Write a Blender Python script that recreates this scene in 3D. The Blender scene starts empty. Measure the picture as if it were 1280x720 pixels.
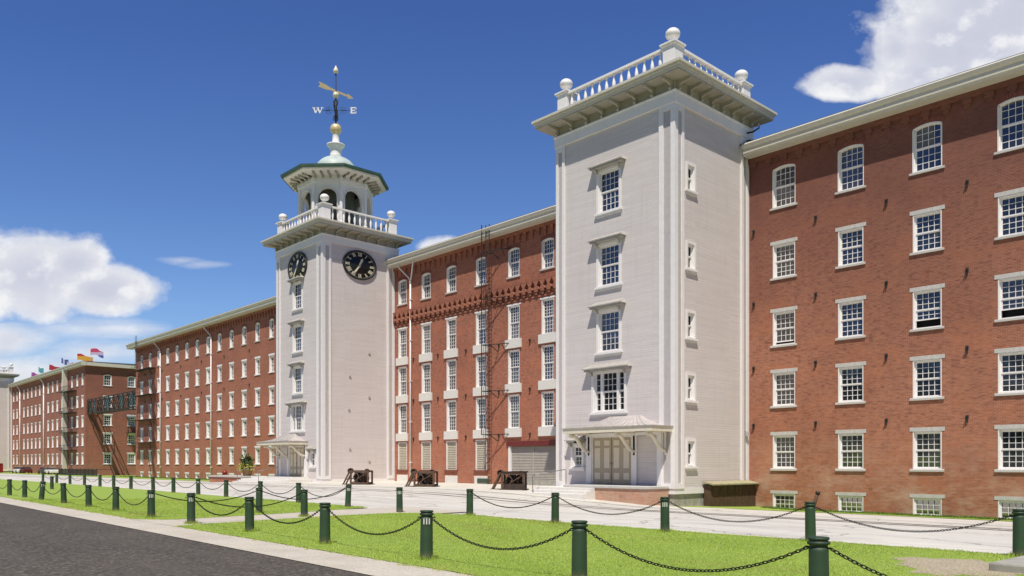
import bpy, math, random
import numpy as np
from mathutils import Vector, Matrix
random.seed(7); np.random.seed(7)
PI=math.pi; R=math.radians
S_,C_=.6806,.7327
CAM=(28.02,-46.9,1.7)
scene=bpy.context.scene
col=scene.collection
# ------------------------------------------------------------------ materials
class NT:
    def __init__(s,name):
        s.m=bpy.data.materials.new(name); s.m.use_nodes=True
        s.t=s.m.node_tree; s.n=s.t.nodes; s.l=s.t.links
        s.b=s.n['Principled BSDF']
    def node(s,typ,**kw):
        n=s.n.new(typ)
        for k,v in kw.items():
            if k.startswith('_'): setattr(n,k[1:],v)
        return n
    def link(s,a,b): s.l.new(a,b)
    def math(s,op,a,b=None,c=None,clamp=False):
        n=s.n.new('ShaderNodeMath'); n.operation=op; n.use_clamp=clamp
        for i,v in enumerate((a,b,c)):
            if v is None: continue
            if hasattr(v,'links'): s.l.new(v,n.inputs[i])
            else: n.inputs[i].default_value=v
        return n.outputs[0]
    def coord(s,kind='Object'): return s.n.new('ShaderNodeTexCoord').outputs[kind]
    def mapping(s,v,scale=(1,1,1),loc=(0,0,0)):
        n=s.n.new('ShaderNodeMapping'); n.inputs['Scale'].default_value=scale; n.inputs['Location'].default_value=loc
        s.l.new(v,n.inputs[0]); return n.outputs[0]
    def noise(s,v,scale,detail=4,rough=.55,out='Fac'):
        n=s.n.new('ShaderNodeTexNoise'); n.inputs['Scale'].default_value=scale
        n.inputs['Detail'].default_value=detail; n.inputs['Roughness'].default_value=rough
        s.l.new(v,n.inputs['Vector']); return n.outputs[out]
    def ramp(s,f,stops):
        n=s.n.new('ShaderNodeValToRGB'); e=n.color_ramp.elements
        while len(e)<len(stops): e.new(.5)
        for i,(p,c) in enumerate(stops):
            e[i].position=p
            e[i].color=(c,c,c,1) if isinstance(c,(int,float)) else (*c,1)
        s.l.new(f,n.inputs[0]); return n.outputs[0]
    def mix(s,f,a,b,mode='MIX'):
        n=s.n.new('ShaderNodeMix'); n.data_type='RGBA'; n.blend_type=mode
        for sock,v in ((n.inputs[0],f),(n.inputs[6],a),(n.inputs[7],b)):
            if hasattr(v,'links'): s.l.new(v,sock)
            elif isinstance(v,(int,float)): sock.default_value=v
            else: sock.default_value=(*v,1)
        return n.outputs[2]
    def out(s,colr=None,rough=None,bump=None,bs=.3,bd=.02,metal=None,ior=None):
        b=s.b
        if colr is not None:
            if hasattr(colr,'links'): s.l.new(colr,b.inputs['Base Color'])
            else: b.inputs['Base Color'].default_value=(*colr,1)
        if rough is not None:
            if hasattr(rough,'links'): s.l.new(rough,b.inputs['Roughness'])
            else: b.inputs['Roughness'].default_value=rough
        if metal is not None: b.inputs['Metallic'].default_value=metal
        if ior is not None: b.inputs['IOR'].default_value=ior
        if bump is not None:
            n=s.n.new('ShaderNodeBump'); n.inputs['Strength'].default_value=bs; n.inputs['Distance'].default_value=bd
            s.l.new(bump,n.inputs['Height']); s.l.new(n.outputs[0],b.inputs['Normal'])
        return s.m
def wallvec(t):
    c=t.coord(); sp=t.n.new('ShaderNodeSeparateXYZ'); t.link(c,sp.inputs[0])
    u=t.math('ADD',sp.outputs[0],sp.outputs[1])
    cb=t.n.new('ShaderNodeCombineXYZ'); t.link(u,cb.inputs[0]); t.link(sp.outputs[2],cb.inputs[1])
    return cb.outputs[0],sp.outputs[2],c
def brick_mat(name,c1,c2,c3,mort,darktop=0,pale=0):
    t=NT(name); v,z,c=wallvec(t)
    def bt(a,b,m):
        n=t.n.new('ShaderNodeTexBrick'); n.inputs['Scale'].default_value=1
        n.inputs['Brick Width'].default_value=.22; n.inputs['Row Height'].default_value=.078
        n.inputs['Mortar Size'].default_value=.009; n.inputs['Mortar Smooth'].default_value=.2
        n.inputs['Bias'].default_value=0
        for k,q in (('Color1',a),('Color2',b),('Mortar',m)): n.inputs[k].default_value=(*q,1)
        t.link(v,n.inputs['Vector']); return n
    b1=bt(c1,c2,mort)
    # per brick value jitter from cells
    w=t.n.new('ShaderNodeTexWhiteNoise'); w.noise_dimensions='2D'
    sn=t.n.new('ShaderNodeVectorMath'); sn.operation='SNAP'; sn.inputs[1].default_value=(.22,.078,1); t.link(v,sn.inputs[0]); t.link(sn.outputs[0],w.inputs[0])
    k=t.mix(t.ramp(w.outputs[0],[(.0,0.),(.7,.05),(1,.7)]),b1.outputs['Color'],c3)
    fs=t.noise(t.mapping(v,(2.6,10.5,1),(2,5,0)),1.,4,.75); k=t.mix(t.ramp(fs,[(.54,0.),(.70,.8)]),k,(c1[0]*1.4,c1[1]*1.65,c1[2]*1.7)); k=t.mix(t.ramp(fs,[(.30,.6),(.46,0.)]),k,tuple(q*.42 for q in c2))
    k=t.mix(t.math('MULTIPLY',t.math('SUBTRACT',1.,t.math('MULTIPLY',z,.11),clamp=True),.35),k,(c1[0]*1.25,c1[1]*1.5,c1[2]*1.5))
    big=t.noise(v,.16,5,.6); k=t.mix(t.ramp(big,[(.4,.0),(.7,.38)]),k,tuple(q*.66 for q in c2))
    med=t.noise(t.mapping(v,(1,5.,1)),2.4,7,.8)
    k=t.mix(t.ramp(med,[(.45,0.),(.7,.42)]),k,tuple(min(1,q*1.45+.02) for q in c1))
    rp=t.noise(t.mapping(v,(.6,1,1),(7,3,0)),.55,5,.6); k=t.mix(t.ramp(rp,[(.5,0.),(.62,.35)]),k,(c1[0]*1.25,c1[1]*1.35,c1[2]*1.3))
    rw=t.math('FRACT',t.math('DIVIDE',z,.078*9)); k=t.mix(t.ramp(rw,[(.0,.22),(.11,.0)]),k,tuple(q*.5 for q in c2))
    k=t.mix(t.ramp(t.noise(t.mapping(v,(2.2,.35,1),(9,3,0)),.8,5,.6),[(.52,0.),(.8,.3)]),k,(.12,.055,.04))
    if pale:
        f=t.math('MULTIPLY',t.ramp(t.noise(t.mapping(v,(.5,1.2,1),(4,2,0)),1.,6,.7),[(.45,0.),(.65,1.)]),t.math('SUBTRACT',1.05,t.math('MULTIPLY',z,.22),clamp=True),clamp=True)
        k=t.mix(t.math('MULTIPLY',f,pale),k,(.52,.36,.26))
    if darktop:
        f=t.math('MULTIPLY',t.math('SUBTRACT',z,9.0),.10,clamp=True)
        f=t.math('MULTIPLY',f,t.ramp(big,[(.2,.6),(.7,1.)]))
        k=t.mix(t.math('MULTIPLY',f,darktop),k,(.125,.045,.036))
    return t.out(k,.9,b1.outputs['Fac'],-.6,.008)
def siding_mat(name,base,board=.14,strength=.28):
    t=NT(name); v,z,c=wallvec(t)
    # saw profile of clapboards
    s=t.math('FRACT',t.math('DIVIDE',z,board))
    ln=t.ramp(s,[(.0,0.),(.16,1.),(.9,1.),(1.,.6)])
    w=t.n.new('ShaderNodeTexWhiteNoise'); w.noise_dimensions='2D'
    sn=t.n.new('ShaderNodeVectorMath'); sn.operation='SNAP'; sn.inputs[1].default_value=(3.7,board,1)
    t.link(t.mapping(v,(1,1,1),(.9,0,0)),sn.inputs[0]); t.link(sn.outputs[0],w.inputs[0])
    k=t.mix(t.math('MULTIPLY',w.outputs[0],.5),base,tuple(q*.86 for q in base))
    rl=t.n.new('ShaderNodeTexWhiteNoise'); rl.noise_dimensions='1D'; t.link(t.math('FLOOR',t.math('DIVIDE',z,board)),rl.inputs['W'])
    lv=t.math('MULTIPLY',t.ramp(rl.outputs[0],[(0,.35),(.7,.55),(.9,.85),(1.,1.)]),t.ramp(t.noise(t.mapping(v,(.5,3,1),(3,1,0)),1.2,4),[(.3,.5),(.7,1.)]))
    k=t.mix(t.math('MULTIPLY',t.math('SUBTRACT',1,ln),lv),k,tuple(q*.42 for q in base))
    st=t.noise(t.mapping(v,(.35,6,1)),1.3,5,.65)
    k=t.mix(t.ramp(st,[(.5,0.),(.75,.5)]),k,tuple(q*.72 for q in base))
    k=t.mix(t.ramp(t.noise(v,.25,4),[(.4,0.),(.75,.35)]),k,(base[0]*.86,base[1]*.8,base[2]*.76))
    dr=t.noise(t.mapping(v,(5,.25,1)),1.,4,.6)
    k=t.mix(t.ramp(dr,[(.54,0.),(.8,.34)]),k,(base[0]*.66,base[1]*.62,base[2]*.56))
    pe=t.noise(t.mapping(v,(1.5,9,1),(4,4,0)),2.,6,.75); k=t.mix(t.ramp(pe,[(.62,0.),(.7,.5)]),k,(base[0]*.7,base[1]*.68,base[2]*.64))
    h=t.math('ADD',ln,t.math('MULTIPLY',st,.6))
    return t.out(k,.7,h,strength,.02)
def paint(name,base,rough=.5,var=.12,scale=3,metal=None,bump=.1):
    t=NT(name); c=t.coord()
    n=t.noise(c,scale,5,.6); n2=t.noise(t.mapping(c,(4,4,.6)),scale,4)
    k=t.mix(t.ramp(n,[(.35,0.),(.7,1.)]),base,tuple(q*(1-var) for q in base))
    k=t.mix(t.ramp(n2,[(.55,0.),(.8,var*1.8)]),k,tuple(q*.55 for q in base))
    return t.out(k,rough,n,bump,.01,metal)
M={}
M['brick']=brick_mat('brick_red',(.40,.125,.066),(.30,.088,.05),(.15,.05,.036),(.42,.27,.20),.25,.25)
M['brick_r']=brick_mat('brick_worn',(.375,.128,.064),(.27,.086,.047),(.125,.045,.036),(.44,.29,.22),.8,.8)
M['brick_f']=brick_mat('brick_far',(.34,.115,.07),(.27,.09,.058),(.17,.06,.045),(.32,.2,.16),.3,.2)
M['brick_path']=brick_mat('brick_porch',(.42,.2,.13),(.5,.28,.19),(.2,.1,.08),(.5,.42,.36),0,.9)
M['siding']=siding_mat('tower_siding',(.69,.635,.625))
M['white']=paint('white_paint',(.84,.81,.80),.45,.07)
M['trim']=paint('tower_trim',(.84,.81,.80),.45,.07)
M['cream']=paint('cream_paint',(.74,.68,.54),.5,.12)
M['greypanel']=paint('grey_panel',(.52,.48,.48),.6,.1)
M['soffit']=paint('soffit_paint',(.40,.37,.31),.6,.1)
M['gutter']=paint('gutter_paint',(.64,.60,.51),.5,.1)
M['granite']=paint('granite_block',(.76,.73,.69),.8,.15,9,None,.3)
M['lintel']=paint('stone_lintel',(.56,.54,.51),.8,.2,6,None,.2)
M['roof']=paint('roof_felt',(.12,.12,.12),.9,.2)
M['copper']=paint('copper_green',(.19,.28,.24),.6,.4,2)
M['copperdark']=paint('copper_edge',(.05,.11,.08),.5,.3,2)
M['dome']=paint('dome_patina',(.52,.60,.58),.5,.25,1.5)
M['canopy']=paint('canopy_roof',(.55,.50,.48),.4,.25,3)
M['gold']=paint('gilt',(.80,.62,.33),.35,.1,2,.25)
M['ball']=paint('cream_ball',(.80,.72,.55),.35,.1)
M['iron']=paint('black_iron',(.025,.025,.025),.6,.3,6)
M['clock']=paint('clock_black',(.012,.014,.014),.4,.1)
M['numeral']=paint('numeral_paint',(.72,.66,.5),.5,.05)
M['rust']=paint('rusted_iron',(.13,.075,.048),.75,.5,5,None,.5)
M['rustdark']=paint('dark_rust',(.055,.036,.026),.7,.5,5,None,.5)
M['green']=paint('bollard_green',(.03,.068,.03),.7,.3,5)
_t=NT('bollard_green'); _c=_t.coord(); _oi=_t.n.new('ShaderNodeObjectInfo'); _va=_t.n.new('ShaderNodeVectorMath'); _va.operation='ADD'; _cb=_t.n.new('ShaderNodeCombineXYZ'); _t.link(_t.math('MULTIPLY',_oi.outputs['Random'],40.),_cb.inputs[0]); _t.link(_c,_va.inputs[0]); _t.link(_cb.outputs[0],_va.inputs[1])
_sp=_t.n.new('ShaderNodeSeparateXYZ'); _t.link(_c,_sp.inputs[0]); _n=_t.noise(_va.outputs[0],9,6,.7); _k=_t.mix(_t.ramp(_t.noise(_va.outputs[0],2.5,4),[(.35,0.),(.7,.8)]),(.032,.072,.032),(.02,.042,.022))
_k=_t.mix(_t.ramp(_n,[(.63,0.),(.67,.75)]),_k,(.10,.07,.045)); _k=_t.mix(_t.math('MULTIPLY',_t.math('SUBTRACT',1.,_t.math('MULTIPLY',_sp.outputs[2],6.),clamp=True),_t.ramp(_n,[(.3,.2),(.6,.9)])),_k,(.16,.13,.09))
M['green']=_t.out(_k,.6,_n,.15,.01)
M['greencap']=paint('bollard_cap',(.024,.054,.026),.6,.3,5)
M['chain']=paint('chain_iron',(.03,.028,.026),.55,.3,20,.5)
M['lens']=paint('lamp_slot',(.75,.75,.72),.4,.1)
M['louver']=paint('louvre_slats',(.50,.45,.36),.55,.12,2)
M['roller']=paint('roller_door',(.46,.42,.37),.5,.12,2)
M['redpaint']=paint('dark_red_paint',(.16,.022,.016),.5,.2)
M['door']=paint('door_paint',(.44,.37,.27),.5,.08)
M['doorpanel']=paint('door_panel',(.70,.62,.50),.5,.06)
M['hood']=paint('hood_copper',(.46,.43,.39),.5,.25)
M['brown']=paint('brown_wood',(.10,.055,.033),.8,.4,3)
M['ochre']=paint('hatch_board',(.40,.36,.22),.8,.3,3)
M['ventgreen']=paint('vent_green',(.10,.14,.09),.6,.2)
M['slab']=paint('concrete_slab',(.42,.40,.35),.9,.35,3,None,.4)
M['steel']=paint('galvanised_steel',(.22,.22,.22),.4,.2,6,.6)
M['redbin']=paint('red_steel',(.30,.02,.015),.45,.2)
M['teal']=paint('teal_glass',(.06,.12,.115),.2,.5,1.)
M['pot']=paint('terracotta_pot',(.34,.19,.10),.7,.2)
M['rubber']=paint('tyre_rubber',(.02,.02,.02),.8,.2)
M['carwhite']=paint('white_car_paint',(.75,.75,.76),.25,.03)
M['carred']=paint('maroon_car_paint',(.10,.015,.018),.25,.05)
M['cardark']=paint('dark_car_paint',(.03,.035,.045),.25,.05)
def glass_mat(name,base,ior=2.3,var=1.):
    t=NT(name); c=t.coord(); oi=t.n.new('ShaderNodeObjectInfo')
    rn=oi.outputs['Random']
    cb=t.n.new('ShaderNodeCombineXYZ')
    t.link(t.math('MULTIPLY',rn,50.),cb.inputs[0]); t.link(t.math('MULTIPLY',rn,31.),cb.inputs[1])
    va=t.n.new('ShaderNodeVectorMath'); va.operation='ADD'; t.link(c,va.inputs[0]); t.link(cb.outputs[0],va.inputs[1])
    n=t.noise(va.outputs[0],.9,3)
    k=t.mix(t.ramp(n,[(.45,0.),(.7,.5*var)]),base,tuple(q*2+.01 for q in base))
    k=t.mix(t.ramp(rn,[(.6,0.),(.95,.45*var)]),k,(.10,.095,.085))
    w=t.noise(va.outputs[0],1.1,1)
    return t.out(k,.06,w,.12,.05,None,ior)
M['glass']=glass_mat('window_glass',(.012,.014,.016))
M['glassblue']=glass_mat('window_glass_far',(.05,.055,.06),1.8)
M['belfry']=paint('belfry_paint',(.13,.14,.11),.8,.2)
M['blind']=paint('window_blind',(.16,.155,.14),.3,.2,1)
M['dark']=paint('dark_interior',(.006,.006,.006),.9,.1)
M['asphalt']=None
def ground_mats():
    t=NT('asphalt_paving'); c=t.coord()
    n1=t.noise(c,13,8,.82); n2=t.noise(c,.35,5,.6); n3=t.noise(t.mapping(c,(.12,1.1,1)),1.4,5,.6)
    k=t.ramp(n1,[(.36,(.022,.018,.013)),(.5,(.068,.057,.044)),(.62,(.22,.185,.145))])
    k=t.mix(t.ramp(n2,[(.4,0.),(.7,.45)]),k,(.05,.041,.032)); k=t.mix(t.ramp(n3,[(.48,0.),(.72,.6)]),k,(.11,.093,.073))
    mid=t.noise(c,5,5,.7); k=t.mix(t.ramp(mid,[(.45,0.),(.7,.55)]),k,(.045,.038,.031))
    n4=t.n.new('ShaderNodeTexVoronoi'); n4.feature='DISTANCE_TO_EDGE'; n4.inputs['Scale'].default_value=.22
    t.link(t.mapping(t.noise(c,.5,4,.6,'Color'),(3,3,3)),n4.inputs['Vector'])
    vm=t.n.new('ShaderNodeVectorMath'); vm.operation='ADD'; t.link(c,vm.inputs[0]); t.link(t.mapping(t.noise(c,.6,5,.6,'Color'),(2.2,2.2,2.2)),vm.inputs[1]); t.link(vm.outputs[0],n4.inputs['Vector'])
    k=t.mix(t.ramp(n4.outputs[0],[(.0,.85),(.006,.0)]),k,(.02,.018,.017))
    M['asphalt']=t.out(k,.9,t.math('ADD',n1,mid),.7,.012)
    t=NT('pale_pavement'); c=t.coord()
    n1=t.noise(c,24,6,.8); n2=t.noise(c,.9,5,.6)
    k=t.ramp(n1,[(.3,(.36,.32,.26)),(.5,(.52,.47,.39)),(.68,(.72,.66,.56))])
    k=t.mix(t.ramp(n2,[(.4,0.),(.7,.45)]),k,(.36,.30,.25))
    sp=t.n.new('ShaderNodeSeparateXYZ'); t.link(c,sp.inputs[0])
    j=t.math('FRACT',t.math('DIVIDE',sp.outputs[0],1.5)); k=t.mix(t.ramp(j,[(0,.6),(.018,0.)]),k,(.17,.145,.12))
    M['pave']=t.out(k,.9,n1,.4,.01)
    t=NT('concrete_road'); c=t.coord()
    n1=t.noise(c,40,4,.7); n2=t.noise(t.mapping(c,(.12,.7,1)),1.,6,.65); n3=t.noise(t.mapping(c,(.5,.5,1),(5,5,5)),.5,6,.7)
    k=t.ramp(n1,[(.3,(.50,.475,.43)),(.7,(.66,.63,.575))])
    k=t.mix(t.ramp(n2,[(.45,0.),(.68,.75)]),k,(.40,.365,.335))
    k=t.mix(t.ramp(n3,[(.5,0.),(.72,.5)]),k,(.74,.70,.61))
    sp=t.n.new('ShaderNodeSeparateXYZ'); t.link(c,sp.inputs[0])
    wob=t.math('MULTIPLY',t.noise(c,.4,3),.3)
    for dd,off in ((4.6,1.),):
        j=t.math('FRACT',t.math('DIVIDE',t.math('ADD',t.math('ADD',sp.outputs[1],off),wob),dd)); k=t.mix(t.ramp(j,[(0,.75),(.014,0.)]),k,(.16,.14,.125))
    j=t.math('FRACT',t.math('DIVIDE',t.math('ADD',sp.outputs[0],wob),6.)); k=t.mix(t.ramp(j,[(0,.5),(.01,0.)]),k,(.2,.18,.16))
    n4=t.noise(t.mapping(c,(.4,1,1),(2,7,0)),1.6,7,.75); k=t.mix(t.ramp(n4,[(.58,0.),(.75,.55)]),k,(.33,.29,.25))
    vc=t.n.new('ShaderNodeTexVoronoi'); vc.feature='DISTANCE_TO_EDGE'; vc.inputs['Scale'].default_value=.16
    vm=t.n.new('ShaderNodeVectorMath'); vm.operation='ADD'; t.link(c,vm.inputs[0]); t.link(t.mapping(t.noise(c,.5,5,.6,'Color'),(2.5,2.5,2.5)),vm.inputs[1]); t.link(vm.outputs[0],vc.inputs['Vector'])
    k=t.mix(t.ramp(vc.outputs[0],[(0,.9),(.010,0.)]),k,(.18,.155,.135))
    M['road']=t.out(k,.9,n1,.3,.01)
    t=NT('gravel_apron'); c=t.coord()
    n1=t.noise(c,30,4,.75); n2=t.noise(c,.7,6,.65)
    k=t.ramp(n1,[(.3,(.52,.49,.44)),(.7,(.70,.67,.60))]); k=t.mix(t.ramp(n2,[(.5,0.),(.7,.6)]),k,(.38,.30,.22))
    M['apron']=t.out(k,.95,n1,.5,.015)
    t=NT('lawn_turf'); c=t.coord()
    n1=t.noise(c,35,4,.7); n2=t.noise(c,.6,5,.65); n3=t.noise(c,3.5,4,.7)
    k=t.ramp(n1,[(.28,(.20,.30,.04)),(.55,(.28,.39,.06)),(.8,(.40,.49,.10))])
    k=t.mix(t.ramp(n2,[(.38,0.),(.68,.75)]),k,(.24,.34,.045)); k=t.mix(t.ramp(n3,[(.56,0.),(.8,.6)]),k,(.30,.35,.085))
    M['lawn']=t.out(k,.95,n1,.8,.03)
    t=NT('bare_earth'); c=t.coord()
    n1=t.noise(c,25,5,.75); n2=t.noise(c,2.,5,.6)
    k=t.ramp(n1,[(.3,(.20,.155,.10)),(.5,(.42,.35,.25)),(.7,(.66,.57,.43))]); k=t.mix(t.ramp(n2,[(.5,0.),(.7,.6)]),k,(.34,.30,.20))
    M['earth']=t.out(k,.95,n1,.8,.03)
    t=NT('grass_blade'); oi=t.n.new('ShaderNodeVertexColor'); oi.layer_name='tint'
    M['blade']=t.out(oi.outputs[0],.8)
    tr_=t.n.new('ShaderNodeBsdfTranslucent'); t.link(oi.outputs[0],tr_.inputs[0]); mx=t.n.new('ShaderNodeMixShader'); mx.inputs[0].default_value=.45; t.link(t.b.outputs[0],mx.inputs[1]); t.link(tr_.outputs[0],mx.inputs[2]); t.link(mx.outputs[0],t.n['Material Output'].inputs[0])
    t=NT('leaf'); c=t.coord(); n=t.noise(c,6,3)
    M['leaf']=t.out(t.ramp(n,[(.35,(.03,.07,.015)),(.6,(.09,.17,.03)),(.75,(.20,.24,.04))]),.6)
    t=NT('leaf_yellow'); c=t.coord(); n=t.noise(c,5,3)
    M['leafy']=t.out(t.ramp(n,[(.35,(.30,.36,.05)),(.55,(.62,.55,.14)),(.7,(.75,.68,.38))]),.6)
    t=NT('leaf_dark'); c=t.coord(); n=t.noise(c,.5,3)
    M['treeleaf']=t.out(t.ramp(n,[(.35,(.02,.04,.012)),(.65,(.06,.10,.025))]),.7)
    M['bark']=paint('bark',(.08,.06,.045),.9,.4,3)
ground_mats()
def flagmat(name,bands,vert=True):
    t=NT(name); c=t.coord('Generated'); sp=t.n.new('ShaderNodeSeparateXYZ'); t.link(c,sp.inputs[0])
    n=t.n.new('ShaderNodeValToRGB'); n.color_ramp.interpolation='CONSTANT'; e=n.color_ramp.elements
    while len(e)<len(bands): e.new(.5)
    for i,(p,q) in enumerate(bands): e[i].position=p; e[i].color=(*q,1)
    t.link(sp.outputs[2 if vert else 0],n.inputs[0]); return t.out(n.outputs[0],.7)
# ------------------------------------------------------------------ mesh builder
class MB:
    def __init__(s): s.v=[]; s.f=[]; s.sm=[]
    def add(s,vs,fs,smooth=False):
        o=len(s.v); s.v+= [tuple(p) for p in vs]; s.f+=[tuple(i+o for i in f) for f in fs]; s.sm+=[smooth]*len(fs); return s
    def box(s,x0,x1,y0,y1,z0,z1):
        if x0>x1:x0,x1=x1,x0
        if y0>y1:y0,y1=y1,y0
        if z0>z1:z0,z1=z1,z0
        return s.add([(x0,y0,z0),(x1,y0,z0),(x1,y1,z0),(x0,y1,z0),(x0,y0,z1),(x1,y0,z1),(x1,y1,z1),(x0,y1,z1)],
          [(0,3,2,1),(4,5,6,7),(0,1,5,4),(1,2,6,5),(2,3,7,6),(3,0,4,7)])
    def quad(s,a,b,c,d): return s.add([a,b,c,d],[(0,1,2,3)])
    def bar(s,a,b,w,h=None,up=(0,0,1)):
        a=Vector(a);b=Vector(b);h=h or w; d=(b-a).normalized(); u=Vector(up)
        if abs(d.dot(u))>.98:u=Vector((1,0,0))
        x=d.cross(u).normalized(); z=x.cross(d).normalized(); vs=[]
        for p in (a,b):
            for i,j in ((-1,-1),(1,-1),(1,1),(-1,1)): vs.append(p+x*i*w/2+z*j*h/2)
        return s.add(vs,[(0,3,2,1),(4,5,6,7),(0,1,5,4),(1,2,6,5),(2,3,7,6),(3,0,4,7)])
    def tube(s,pts,r,n=8,closed=False,smooth=True):
        pts=[Vector(p) for p in pts]; m=len(pts); vs=[]
        x=None
        for i,p in enumerate(pts):
            if closed: d=(pts[(i+1)%m]-pts[i-1])
            else: d=pts[min(i+1,m-1)]-pts[max(i-1,0)]
            d.normalize()
            if x is None:
                u=Vector((0,0,1)) if abs(d.z)<.95 else Vector((1,0,0)); x=d.cross(u).normalized()
            else: x=(x-d*x.dot(d)).normalized()
            y=d.cross(x); rr=r[i] if isinstance(r,(list,tuple)) else r
            for k in range(n): a=2*PI*k/n; vs.append(p+(x*math.cos(a)+y*math.sin(a))*rr)
        fs=[]
        for i in range(m if closed else m-1):
            j=(i+1)%m
            for k in range(n): l=(k+1)%n; fs.append((i*n+k,i*n+l,j*n+l,j*n+k))
        s.add(vs,fs,smooth)
        if not closed:
            o=len(s.v)-m*n
            s.f+=[tuple(o+k for k in range(n))[::-1],tuple(o+(m-1)*n+k for k in range(n))]; s.sm+=[False,False]
        return s
    def lathe(s,prof,n=16,c=(0,0,0),smooth=True,rot=0.,sides=None):
        vs=[];m=len(prof)
        for r,z in prof:
            for k in range(n): a=2*PI*k/n+rot; vs.append((c[0]+r*math.cos(a),c[1]+r*math.sin(a),c[2]+z))
        fs=[]
        for i in range(m-1):
            for k in range(n): l=(k+1)%n; fs.append((i*n+k,i*n+l,(i+1)*n+l,(i+1)*n+k))
        s.add(vs,fs,smooth); o=len(s.v)-m*n
        if prof[0][0]>1e-4: s.f.append(tuple(o+k for k in range(n))[::-1]); s.sm.append(False)
        if prof[-1][0]>1e-4: s.f.append(tuple(o+(m-1)*n+k for k in range(n))); s.sm.append(False)
        return s
    def prism(s,poly,axis,a,b):
        """poly list of 2D pts, extruded along axis from a to b. axis 'x': pts=(y,z); 'y': pts=(x,z); 'z': pts=(x,y)"""
        def P(p,t): return {'x':(t,p[0],p[1]),'y':(p[0],t,p[1]),'z':(p[0],p[1],t)}[axis]
        n=len(poly); vs=[P(p,a) for p in poly]+[P(p,b) for p in poly]
        fs=[tuple(range(n)),tuple(range(n,2*n))[::-1]]+[(i,i+n,(i+1)%n+n,(i+1)%n) for i in range(n)]
        return s.add(vs,fs)
    def xf(s,mat,start=0):
        for i in range(start,len(s.v)): s.v[i]=tuple(mat@Vector(s.v[i]))
        return s
    def mesh(s,name,mat,recalc=True):
        me=bpy.data.meshes.new(name); me.from_pydata([tuple(p) for p in s.v],[],s.f)
        me.polygons.foreach_set('use_smooth',s.sm)
        if recalc:
            import bmesh
            bm=bmesh.new(); bm.from_mesh(me)
            if name=='wall': bmesh.ops.remove_doubles(bm,verts=bm.verts,dist=1e-4)
            bmesh.ops.recalc_face_normals(bm,faces=bm.faces); bm.to_mesh(me); bm.free()
        if mat is not None: me.materials.append(mat)
        me.update(); return me
def wloc(o):
    v=Vector((0,0,0))
    while o is not None: v=v+o.location; o=o.parent
    return v
def obj(name,mesh,parent=None,loc=(0,0,0),rot=0,rx=0,ry=0):
    o=bpy.data.objects.new(name,mesh); col.objects.link(o); o.location=loc; o.rotation_euler=(rx,ry,rot)
    if parent is not None: o.parent=parent
    return o
def part(name,mb,mat,parent,world=True,recalc=True,bevel=0):
    """part with vertices in world coordinates (world) under an unrotated parent, or in parent-local coordinates"""
    if world and parent is not None:
        w=wloc(parent)
        mb.v=[(p[0]-w.x,p[1]-w.y,p[2]-w.z) for p in mb.v]
    o=obj(name,mb.mesh(name,mat,recalc),parent)
    if bevel:
        b=o.modifiers.new('bevel','BEVEL'); b.width=bevel; b.segments=2; b.limit_method='ANGLE'; b.angle_limit=R(40)
    return o
def tag(o,label,cat,group=None):
    o['label']=label; o['category']=cat
    if group:o['group']=group
    return o
def thing(name,label,cat,loc=(0,0,0),rot=0,group=None):
    o=obj(name,None,None,loc,rot); o.empty_display_size=.5; return tag(o,label,cat,group)
def struct(o): o['kind']='structure'; return o
def dup(root):
    r=root.copy(); col.objects.link(r)
    for c in list(root.children):
        d=c.copy(); col.objects.link(d); d.parent=r
        for g in list(c.children):
            e=g.copy(); col.objects.link(e); e.parent=d
    return r
# ------------------------------------------------------------------ ground
def interp(x,t):
    if x<=t[0][0]: return t[0][1]
    for (a,b),(c,d) in zip(t,t[1:]):
        if x<=c: return b+(d-b)*(x-a)/(c-a)
    return t[-1][1]
AT=[(-400,-.5),(-60,-.47),(-49,-.1),(-40,-.02),(-14,-.05),(-9,-.25),(-4,-.7),(0,-1.02),(4,-1.13),(45,-1.2)]
def g(x,y):
    t=min(1,max(0,(y+27)/27)); return interp(x,AT)*t
def lerp(a,b,t): return a+(b-a)*t
def sheet(name,yfun0,yfun1,x0,x1,dz,mat,nx=None,ny=8,jit=0):
    xs=list(np.arange(x0,x1,2.0))+[x1]; mb=MB(); n=ny+1
    for x in xs:
        a=yfun0(x)+random.uniform(-jit,jit); b=yfun1(x)+random.uniform(-jit,jit)
        for j in range(n): y=lerp(a,b,j/ny); mb.v.append((x,y,g(x,y)+dz))
    for i in range(len(xs)-1):
        for j in range(ny): mb.f.append((i*n+j,(i+1)*n+j,(i+1)*n+j+1,i*n+j+1)); mb.sm.append(True)
    return struct(obj(name,mb.mesh(name,mat,False)))
# big base sheet
def base_ground():
    xs=sorted(set([-3000,-900,-420,-300,-250]+list(range(-240,61,3))+[80,200,900,3000])); ys=sorted(set([-3000,-600,-200,-100,-60]+list(range(-40,13,2))+[40,200,900,3000]))
    mb=MB(); n=len(ys)
    for x in xs:
        for y in ys: mb.v.append((x,y,g(x,y)-.10))
    for i in range(len(xs)-1):
        for j in range(n-1): mb.f.append((i*n+j,(i+1)*n+j,(i+1)*n+j+1,i*n+j+1)); mb.sm.append(True)
    return struct(obj('ground',mb.mesh('ground',M['lawn'],False)))
base_ground()
front=lambda x: interp(x,[(-200,-36.6),(-20,-37.75),(0,-38.35),(15,-38.8),(60,-40.2)])
aspf=lambda x: front(x)-1.15
back=lambda x: interp(x,[(-200,-26.2),(-56,-27.4),(-30,-28.2),(-14,-28.9),(1,-29.5),(5.2,-29.4),(12,-29.85),(24,-29.75),(60,-29.7)])
sheet('asphalt_lot',lambda x:-90,lambda x:aspf(x)+.3,-200,60,-.02,M['asphalt'])
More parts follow.
